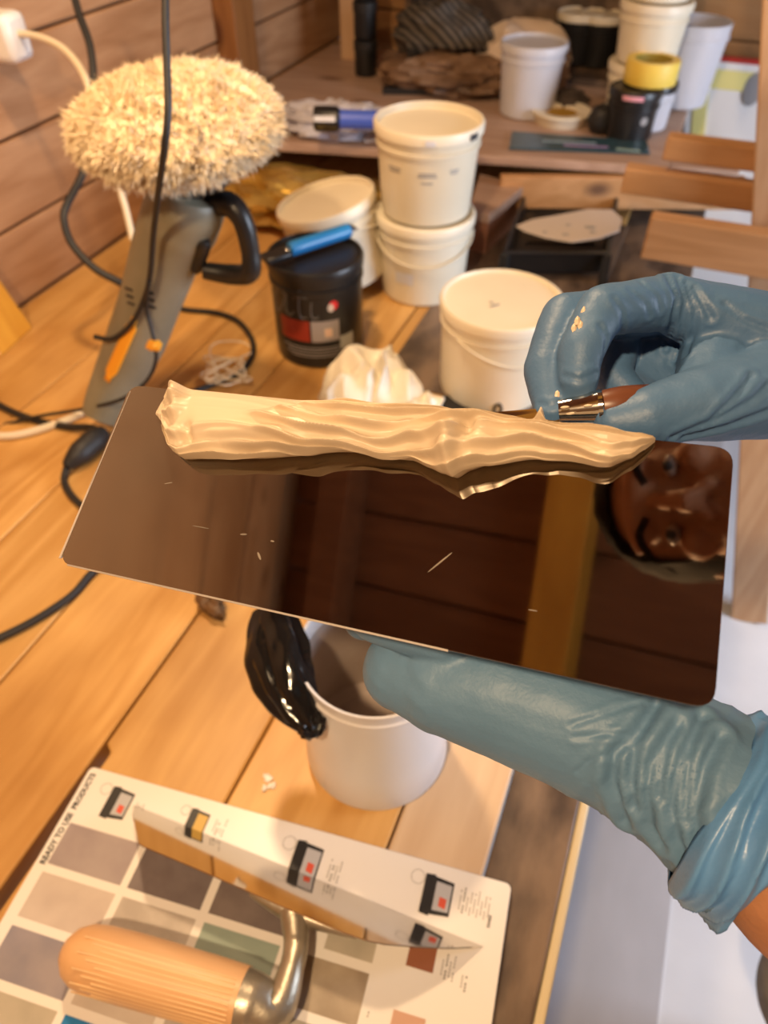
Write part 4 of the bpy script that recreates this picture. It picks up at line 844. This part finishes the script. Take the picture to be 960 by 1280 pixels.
def pl_pt(a, t):
    x = 198+621*a; yl = interp(low, x); ut, vt = buv(x, max(TE(x)+.5, 0)); ub, vb = buv(x, yl)
    if x < 232: # left tip pulled away from the blade edge
        k = (232-x)/34; yt = TE(x)+k*k*30; ut, vt = buv(x, yt)
    H = interp(hgt, x); an = math.pi*t
    u = ut+(ub-ut)*(.5-.5*math.cos(an)); v = vt+(vb-vt)*(.5-.5*math.cos(an)); S = math.sin(an)
    w_ = H*S**.72
    # long flow lines, a flat scraped facet on the far-left side, curls and dents
    fold = 0
    if a > .02:
        S_ = t*6.5+.9*noise.noise(V((a*3.2, t*1.2, .3)))*2+.5*math.sin(a*8.5)
        i_ = math.floor(S_); fr_ = S_-i_; rg = math.exp(-((fr_-.60)/.19)**2)*(1-math.exp(-(fr_/.12)**2))*(1-math.exp(-((1-fr_)/.12)**2))
        fold = rg*.0066*(.30+.9*abs(noise.noise(V((a*4.5, i_*3.7, 2)))*1.8))-.0018
        q2 = V((a*9+3, t*14, 1.7)); fold += noise.noise(q2)*.0019
        q3 = V((a*26, t*9, 5)); fold += noise.noise(q3)*.0008
    sst = lambda e0_, e1_, x_: (lambda k: k*k*(3-2*k))(max(0, min(1, (x_-e0_)/(e1_-e0_))))
    lim = .60-.30*sst(.10, .40, a)
    facet = (1-sst(.26, .40, a))*(1-sst(lim-.07, lim+.01, t))*sst(.055, .085, a)
    w_ = w_*(1-facet)+facet*(.0015+H*.95*min(1, t/.58))
    fold *= (1-facet*.96)
    ridge = math.exp(-((t-.62)/.05)**2)*math.exp(-((a-.20)/.15)**2)*.0045
    curl = math.exp(-((a-.052)/.014)**2)*math.exp(-((t-.25)/.2)**2)*.0065+math.exp(-((a-.60)/.022)**2)*math.exp(-((t-.60)/.2)**2)*.0090+math.exp(-((a-.47)/.05)**2)*math.exp(-((t-.25)/.2)**2)*.0030
    dent = math.exp(-((a-.088)/.013)**2)*math.exp(-((t-.62)/.07)**2)*.0080+math.exp(-((a-.20)/.035)**2)*math.exp(-((t-.76)/.045)**2)*.0050+math.exp(-((a-.635)/.016)**2)*math.exp(-((t-.42)/.10)**2)*.0075+math.exp(-((a-.36)/.05)**2)*math.exp(-((t-.5)/.05)**2)*.003
    peak = math.exp(-((a-.772)/.008)**2)*math.exp(-((t-.10)/.10)**2)*.0075
    env = min(1, S*2.5)*min(1, H/.010)
    w_ += env*(fold+ridge+curl-dent)+peak
    # overhang of the near lip
    lip = max(0, math.sin(an))*max(0, t-.45)*.030*min(1, H/.012)
    v -= lip*(1+.6*noise.noise(V((a*14, 2, 2)))); v += peak*.6
    return bp(u, v, max(w_, -.0002 if t in (0, 1) else .0003)+.0001)
s = MB(); s.grid(lambda a, t: pl_pt(a, t), 900, 170); s.build('plaster_ridge', M['putty'], None, 'thick ridge of wet cream plaster along the far edge of the large trowel', 'plaster', smooth=80, org=bp(.15, .08))
# ================================================================== PUTTY KNIFE
PK = thing('putty_knife', 'putty knife with steel ferrule pinched in the upper gloved hand', 'putty knife', dep(722, 512, .365))
ka, kb = dep(608, 522, .372), dep(700, 524, .362)
s = MB(); s.prism([dep(606, 516, .368), dep(706, 508, .358), dep(748, 514, .357), dep(706, 529, .355), dep(612, 523, .366)], UC*-.0008-FW*.0003); s.build('blade', mirror, PK, smooth=0)
s = MB(); f0, f1 = dep(699, 515, .3575), dep(751, 509, .352); fu = (f1-f0).normalized()
R_ = basis(fu, -FW); n = 20
fp = lambda u, v: f0+fu*((f1-f0).length*u)+R_ @ V((0, math.cos(2*math.pi*v)*(.0060+.0026*u), math.sin(2*math.pi*v)*(.0050+.0012*u)))
s.grid(fp, 10, 24, cv=True); s.add([fp(0, i/24) for i in range(24)], [tuple(range(24))]); s.build('ferrule', mirror, PK, label='shiny steel ferrule with dried plaster specks')
s = MB(); s.tube([f1-fu*.001, f1+fu*.001], .0088, 20, 1); s.build('ferrule_ring', mirror, PK)
for x, y in ((706, 509), (735, 507), (713, 517)):
    p = dep(x, y, .3475); s = MB(); s.ball(p, (.0022, .0007, .0007), R_, 8, 6); s.build('plaster_speck', M['putty'], PK)
s = MB(); s.tube([f1, f1+fu*.012+FW*.004, f1+fu*.030+FW*.020, f1+fu*.045+FW*.045], [.0078, .0095, .0105, .008], 16, 4); s.build('handle', wood('dark_wood_handle', (.16, .055, .025), (.09, .03, .015), (.05, .02, .01), 'X', .35, .02), PK)
# ================================================================== THE PERSON
HC = V((-.005, .262, 1.06))
PE = thing('person', 'person in blue nitrile gloves and charcoal top leaning over the bench from the right', 'person', (.45, .27, Z0))
WU, WL = dep(1010, 462, .40), dep(930, 1005, .335)            # upper and lower wrist
EU, EL_ = V((.33, .43, .47)), V((.35, .09, .40)); SU, SL = V((.34, .44, .72)), V((.34, .10, .72))
EU = WU.lerp(V((.36, .45, .50)), 1.0)
WL = dep(930, 1022, .337); EL_ = WL+(dep(1010, 1090, .328)-WL).normalized()*.25
# skin: head, neck, arms as one surface
FD = V((-.25, -.12, -.95)).normalized(); HU = V((-.75, -.1, .5)); HR_ = basis(FD, HU)     # x = face direction, z = crown
hl = lambda x, y, z: HC+HR_ @ V((x, y, z))
s = MB()
s.ball(hl(-.012, 0, .03), (.094, .076, .088), HR_, 24, 16); s.ball(hl(.018, 0, -.035), (.066, .060, .082), HR_, 20, 14)
s.ball(hl(.052, 0, -.085), (.030, .030, .024), HR_, 14, 10); s.ball(hl(.082, 0, .045), (.018, .056, .014), HR_, 14, 10)
s.tube([hl(.082, 0, .035), hl(.100, 0, -.002), hl(.108, 0, -.020)], [.008, .011, .013], 12, 4); s.ball(hl(.090, .014, -.024), .009, None, 10, 8); s.ball(hl(.090, -.014, -.024), .009, None, 10, 8)
for sg in (-1, 1): s.ball(hl(.062, sg*.040, -.005), (.026, .020, .016), HR_, 12, 8); s.ball(hl(-.008, sg*.078, -.0), (.018, .008, .032), HR_, 14, 10)
nb = V((.30, .27, .80)); s.capsule(hl(-.03, 0, -.05), nb, .055, .062, 18)
s.capsule(nb, V((.36, .27, .70)), .07, .09, 18)
s.capsule(SU, EU, .046, .038); s.capsule(EU, WU, .038, .027); s.capsule(SL, EL_, .048, .040); s.capsule(EL_, WL+(EL_-WL)*.15, .043, .0415); s.capsule(WL+(EL_-WL)*.15, WL, .0415, .036)
s.capsule(SU, V((.36, .27, .70)), .05, .08); s.capsule(SL, V((.36, .27, .70)), .05, .08)
body = link('body', shift(remeshed(s, .0045, 5), ORG[PE.name]), M['skin'], PE, W=Matrix.Identity(4)); body.matrix_world = Matrix.Identity(4); 
body.location = (0, 0, 0); ORG[body.name] = ORG[PE.name]
def child(nm, material, parent=PE, label=None, **k):
    global s; return s.build(nm, material, parent, label, **k)
for sg in (-1, 1):
    s = MB(); s.ball(hl(.0815, sg*.032, .012), (.0085, .0105, .006), HR_); ey_ = child('eye', M['eyew'], body); s = MB(); s.ball(hl(.0865, sg*.032, .012), (.0048, .0056, .005), HR_); s.build('iris', M['ink'], body)
    s = MB(); s.tube([hl(.090, sg*.016, .034), hl(.094, sg*.034, .040), hl(.084, sg*.054, .034)], .004, 8, 4); s.build('eyebrow', M['hair'], body)
s = MB(); s.tube([hl(.078, -.026, -.052), hl(.090, 0, -.052), hl(.078, .026, -.052)], [.003, .0055, .003], 10, 5); s.build('mouth', M['lips'], body)
s = MB(); s.ball(hl(-.022, 0, .042), (.104, .092, .094), HR_, 48, 32, lambda p: (1+.04*noise.noise(V(p)*9)+.02*noise.noise(V(p)*25)))
s.v = [v if HR_.transposed() @ (v-HC) @ V((1, 0, 0)) < .052 or (HR_.transposed() @ (v-HC)).z > .085 else v+HR_ @ V((-.045, 0, .01)) for v in s.v]
s.build('hair', M['hair'], PE)
# shirt and trousers
s = MB(); s.capsule(V((.38, .17, .66)), V((.38, .37, .66)), .105, .105); s.capsule(V((.40, .27, .66)), V((.47, .27, .25)), .135, .13); s.capsule(V((.46, .20, .22)), V((.46, .34, .22)), .125, .125)
s.capsule(SU, SU.lerp(EU, .55), .075, .060); s.capsule(SL, SL.lerp(EL_, .55), .075, .060); s.capsule(V((.36, .27, .70)), V((.33, .27, .755)), .10, .07)
me = remeshed(s, .007, 4)
for v, nv in zip(me.vertices, normals(me)): v.co += nv*(noise.noise(V((v.co.x*8, v.co.y*8, v.co.z*14)))*.006)
sh_ = link('shirt', shift(me, ORG[PE.name]), M['shirt'], PE, W=None); ORG[sh_.name] = ORG[PE.name]
s = MB(); s.capsule(V((.48, .20, .16)), V((.48, .35, .16)), .125, .125)
for y, dy in ((.17, -.04), (.40, .04)): s.capsule(V((.465, y, .08)), V((.432, y+dy*.3, -.30)), .098, .078); s.capsule(V((.432, y+dy*.3, -.30)), V((.60, y+dy, -.66)), .078, .058)
me = remeshed(s, .008, 4)
for v, nv in zip(me.vertices, normals(me)): v.co += nv*(noise.noise(V((v.co.x*9, v.co.y*9, v.co.z*16)))*.008)
tr_ = link('trousers', shift(me, ORG[PE.name]), M['trouser'], PE, W=None); ORG[tr_.name] = ORG[PE.name]
for y in (.12, .45):
    s = MB(); s.capsule(V((.66, y, Z0+.046)), V((.53, y, Z0+.038)), .043, .036); s.capsule(V((.64, y, Z0+.046)), V((.615, y, Z0+.12)), .043, .045); me = remeshed(s, .006, 3)
    for v in me.vertices: v.co.z = max(v.co.z, Z0+.001)
    b_ = link('boot', shift(me, ORG[PE.name]), M['black'], PE); ORG[b_.name] = ORG[PE.name]
# ---- upper glove, pinching the putty knife
D = dep
s = MB()
mc = [D(836, 378, .385), D(832, 384, .405), D(842, 398, .428), D(856, 420, .448)]            # knuckles, index first
wr = [D(985, 432, .39), D(990, 445, .405), D(992, 462, .418), D(990, 485, .425)]
rk = [.0145, .0150, .0150, .0135]
for a, b, r in zip(mc, wr, rk): s.capsule(a, b, r, .025, 16)
for i in range(3): s.capsule(mc[i], mc[i+1], rk[i]*.92, rk[i+1]*.92)
# index (nearest the lens), middle (reaching further left), ring and little finger curled behind
idx = [mc[0], D(752, 388, .366), D(726, 438, .360), D(722, 478, .358)]
mid = [mc[1], D(706, 397, .388), D(682, 462, .376), D(692, 515, .364)]
rin = [mc[2], D(772, 418, .418), D(765, 470, .405), D(790, 497, .398)]
lit = [mc[3], D(800, 440, .440), D(795, 485, .425), D(815, 505, .42)]
for j, rr_0 in ((idx, (.0145, .0124, .0112, .0100)), (mid, (.0150, .0128, .0114, .0094)), (rin, (.0145, .0125, .0112, .0098)), (lit, (.0125, .0108, .0098, .0088))):
    for a in range(3): s.capsule(j[a], j[a+1], rr_0[a], rr_0[a+1], 18)
cmc = D(952, 492, .372); th = [cmc, D(872, 506, .356), D(808, 521, .350), D(768, 527, .351)]
for a, (r0, r1) in enumerate(((.0235, .0180), (.0180, .0140), (.0140, .0105))): s.capsule(th[a], th[a+1], r0, r1, 18)
s.capsule(cmc, wr[1], .0235, .026); s.capsule(cmc, wr[3], .0235, .024); s.capsule(th[1], D(900, 440, .395), .014, .020); s.capsule(D(900, 450, .405), D(960, 470, .40), .020, .022); s.capsule(D(815, 450, .425), D(880, 480, .41), .020, .024); s.capsule(D(800, 470, .43), D(870, 440, .425), .018, .022)
s.capsule(wr[1], D(1120, 470, .41), .031, .034, 20); s.capsule(wr[2], D(1120, 470, .41), .028, .034, 20)
me = remeshed(s, .0014, 7)
def gauss(x, s_): return math.exp(-(x/s_)**2)
def crease(me, lines, s_, amp):
    """press folds into the glove along lines found on its surface"""
    from mathutils.bvhtree import BVHTree
    from mathutils.kdtree import KDTree
    T = BVHTree.FromPolygons([v.co.copy() for v in me.vertices], [tuple(p.vertices) for p in me.polygons])
    pts = []
    for li, L in enumerate(lines):
        for (x0, y0), (x1, y1) in zip(L, L[1:]):
            n = max(2, int(math.hypot(x1-x0, y1-y0)/3))
            for k in range(n):
                t = k/n; h = T.ray_cast(CAM, ray(x0+(x1-x0)*t, y0+(y1-y0)*t).normalized())[0]
                if h: pts.append((h, li))
    kd = KDTree(len(pts))
    for i, (h, l) in enumerate(pts): kd.insert(h, i)
    kd.balance()
    for v, nv in zip(me.vertices, normals(me)):
        co, i, d = kd.find(v.co)
        if d < s_*5: v.co = v.co + nv*amp*(-gauss(d, s_)+.75*gauss(d-2.1*s_, s_*1.1))
def seg_fold(co, a, b, s_, amp):
    ab = b-a; t = max(0, min(1, (co-a).dot(ab)/ab.dot(ab))); d = (co-a-ab*t).length; return amp*gauss(d, s_)
folds = []
for j in (idx, mid):                          # creases on the inner bends of the fingers
    folds += [(j[1]+V((0, 0, -.004)), j[2], .0016, .0006)]
UF = [[(833, 343), (847, 373), (840, 407), (833, 440)], [(847, 347), (857, 377), (853, 413), (843, 453)], [(857, 353), (870, 387), (867, 413), (857, 447)], [(867, 360), (883, 387), (890, 400)],
      [(767, 373), (778, 390), (778, 413), (772, 427)], [(787, 363), (807, 380), (813, 398)], [(750, 407), (758, 423), (755, 440)], [(840, 546), (893, 526), (940, 500), (962, 480)],
      [(853, 547), (907, 533), (962, 513)], [(887, 527), (927, 487), (940, 467)], [(705, 470), (725, 475), (748, 465)], [(675, 505), (690, 508), (705, 500)], [(800, 352), (822, 372), (826, 390)], [(905, 380), (930, 400), (962, 412)]]
crease(me, UF[:4]+UF[7:10], .0017, .0011); crease(me, UF[4:7]+UF[10:], .0014, .00055)
for v, nv in zip(me.vertices, normals(me)):
    co = v.co.copy(); d = noise.noise(co*70)*.00045+noise.noise(co*160)*.00022
    for a, b, s1, am in folds: d += seg_fold(co, a, b, s1, am)
    v.co = co+nv*d
g1 = link('upper_glove', shift(me, ORG[PE.name]), M['glove'], PE, 'blue nitrile glove of the hand holding the putty knife'); ORG[g1.name] = ORG[PE.name]
for x, y, d_ in ((722, 402, .3535), (726, 408, .3530), (718, 411, .354), (730, 390, .356), (697, 494, .357)):
    p = D(x, y, d_); s = MB(); s.ball(p, (.0016, .0022, .0009), basis(RT, -FW), 8, 6, rough_fn(p, .5, 2)); s.build('plaster_fleck', M['putty'], g1)
# ---- lower glove, gripping the handle under the blade
s = MB()
P = [(505, 838, .395, .022), (560, 850, .385, .029), (620, 862, .378, .0325), (700, 888, .368, .0350), (780, 925, .358, .0355), (850, 962, .348, .0375), (905, 1000, .340, .0400), (950, 1038, .334, .043)]
Q = [D(x, y, d) for x, y, d, r in P]
for a in range(len(P)-1): s.capsule(Q[a], Q[a+1], P[a][3], P[a+1][3], 26)
HA = lambda u: bp(u, .056, -.046)
for u, r in ((.150, .0115), (.172, .0122), (.195, .0122), (.217, .0115)):           # four fingers wrapping the handle
    j = [bp(u-.004, .020, -.074), bp(u-.006, .052, -.084), bp(u-.005, .083, -.066), bp(u-.003, .083, -.040), bp(u, .068, -.026)]
    for a in range(4): s.capsule(j[a], j[a+1], r, r*.93, 14)
j = [bp(.20, .018, -.055), bp(.165, .018, -.044), bp(.135, .030, -.030), bp(.125, .045, -.027)]
for a, (r0, r1) in enumerate(((.017, .0145), (.0145, .012), (.012, .0105))): s.capsule(j[a], j[a+1], r0, r1, 14)
me = remeshed(s, .0016, 6)
AX0, AX1 = Q[3], Q[-1]; axd = (AX1-AX0).normalized(); AL = (AX1-AX0).length
for v, nv in zip(me.vertices, normals(me)):
    co = v.co.copy(); t = (co-AX0).dot(axd)/AL; rel = co-AX0-axd*(t*AL); ph = math.atan2(rel.dot(-FW), rel.dot(UC)); d = noise.noise(co*60)*.0006+noise.noise(co*150)*.0002
    if t > .05:
        wv2 = t*30+2.2*noise.noise(V((t*2.2, ph*.8, 1)))*2+ph*2.0
        am = min(1, (t-.05)/.3)*.0014*(.55+.6*noise.noise(V((ph*1.3, t*5, 8))))
        d += am*(1-abs(math.sin(wv2*.5))**.6*1.6)
    if t > .78: d += (t-.78)*.014
    v.co = co+nv*d
LF = [[(793, 918), (768, 943), (766, 977), (775, 1010), (783, 1030)], [(847, 906), (814, 956), (809, 993), (812, 1031), (827, 1058)], [(877, 897), (847, 960), (839, 1010), (847, 1052), (862, 1083)], [(793, 935), (789, 977), (793, 1012)],
      [(718, 922), (752, 918), (785, 918)], [(714, 906), (743, 897), (777, 885), (810, 878)], [(722, 964), (735, 952), (756, 943)], [(820, 880), (802, 910), (787, 935)], [(900, 920), (880, 960), (868, 1010), (872, 1060)], [(833, 930), (826, 965), (824, 1000)], [(862, 930), (858, 990), (856, 1030)]]
crease(me, LF[:4]+LF[7:], .0028, .0024); crease(me, LF[4:7], .0012, .0007)
bm = bmesh.new(); bm.from_mesh(me)
kill = []
for v in bm.verts:
    t = (v.co-AX0).dot(axd)/AL; 
    if t > .93+.02*noise.noise(v.co*40): kill.append(v)
bmesh.ops.delete(bm, geom=kill, context='VERTS'); bm.to_mesh(me); bm.free(); me.polygons.foreach_set('use_smooth', [True]*len(me.polygons))
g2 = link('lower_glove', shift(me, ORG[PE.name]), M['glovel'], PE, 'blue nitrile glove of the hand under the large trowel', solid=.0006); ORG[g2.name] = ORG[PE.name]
# brighter rolled cuff
cdir = (axd+(RT*.93+UC*-.36).normalized()*.6).normalized(); cc = dep(943, 1030, .336); CR = basis(UC-cdir*UC.dot(cdir), cdir)
def cuff(u, v):
    a = 2*math.pi*v; z = -.026+.028*u
    r = .0435+.0045*u+.0022*math.sin(a*3+u*4)+.0038*(1-abs(math.sin((u*3.2+.8*math.sin(a*2)+a*.6)*3.0))*1.5)*(.4+.6*u)+.0012*noise.noise(V((math.cos(a)*3, math.sin(a)*3, u*7)))
    if u > .93: r -= (u-.93)*.05
    if u < .12: r -= (.12-u)*.05
    return cc+cdir*(z+.004*math.sin(a*2+1))+CR @ V((r*math.cos(a), r*math.sin(a), 0))
s = MB(); s.grid(cuff, 44, 120, cv=True); s.build('cuff', M['glovec'], g2, 'brighter blue wrinkled rolled cuff', smooth=80, solid=.0008)
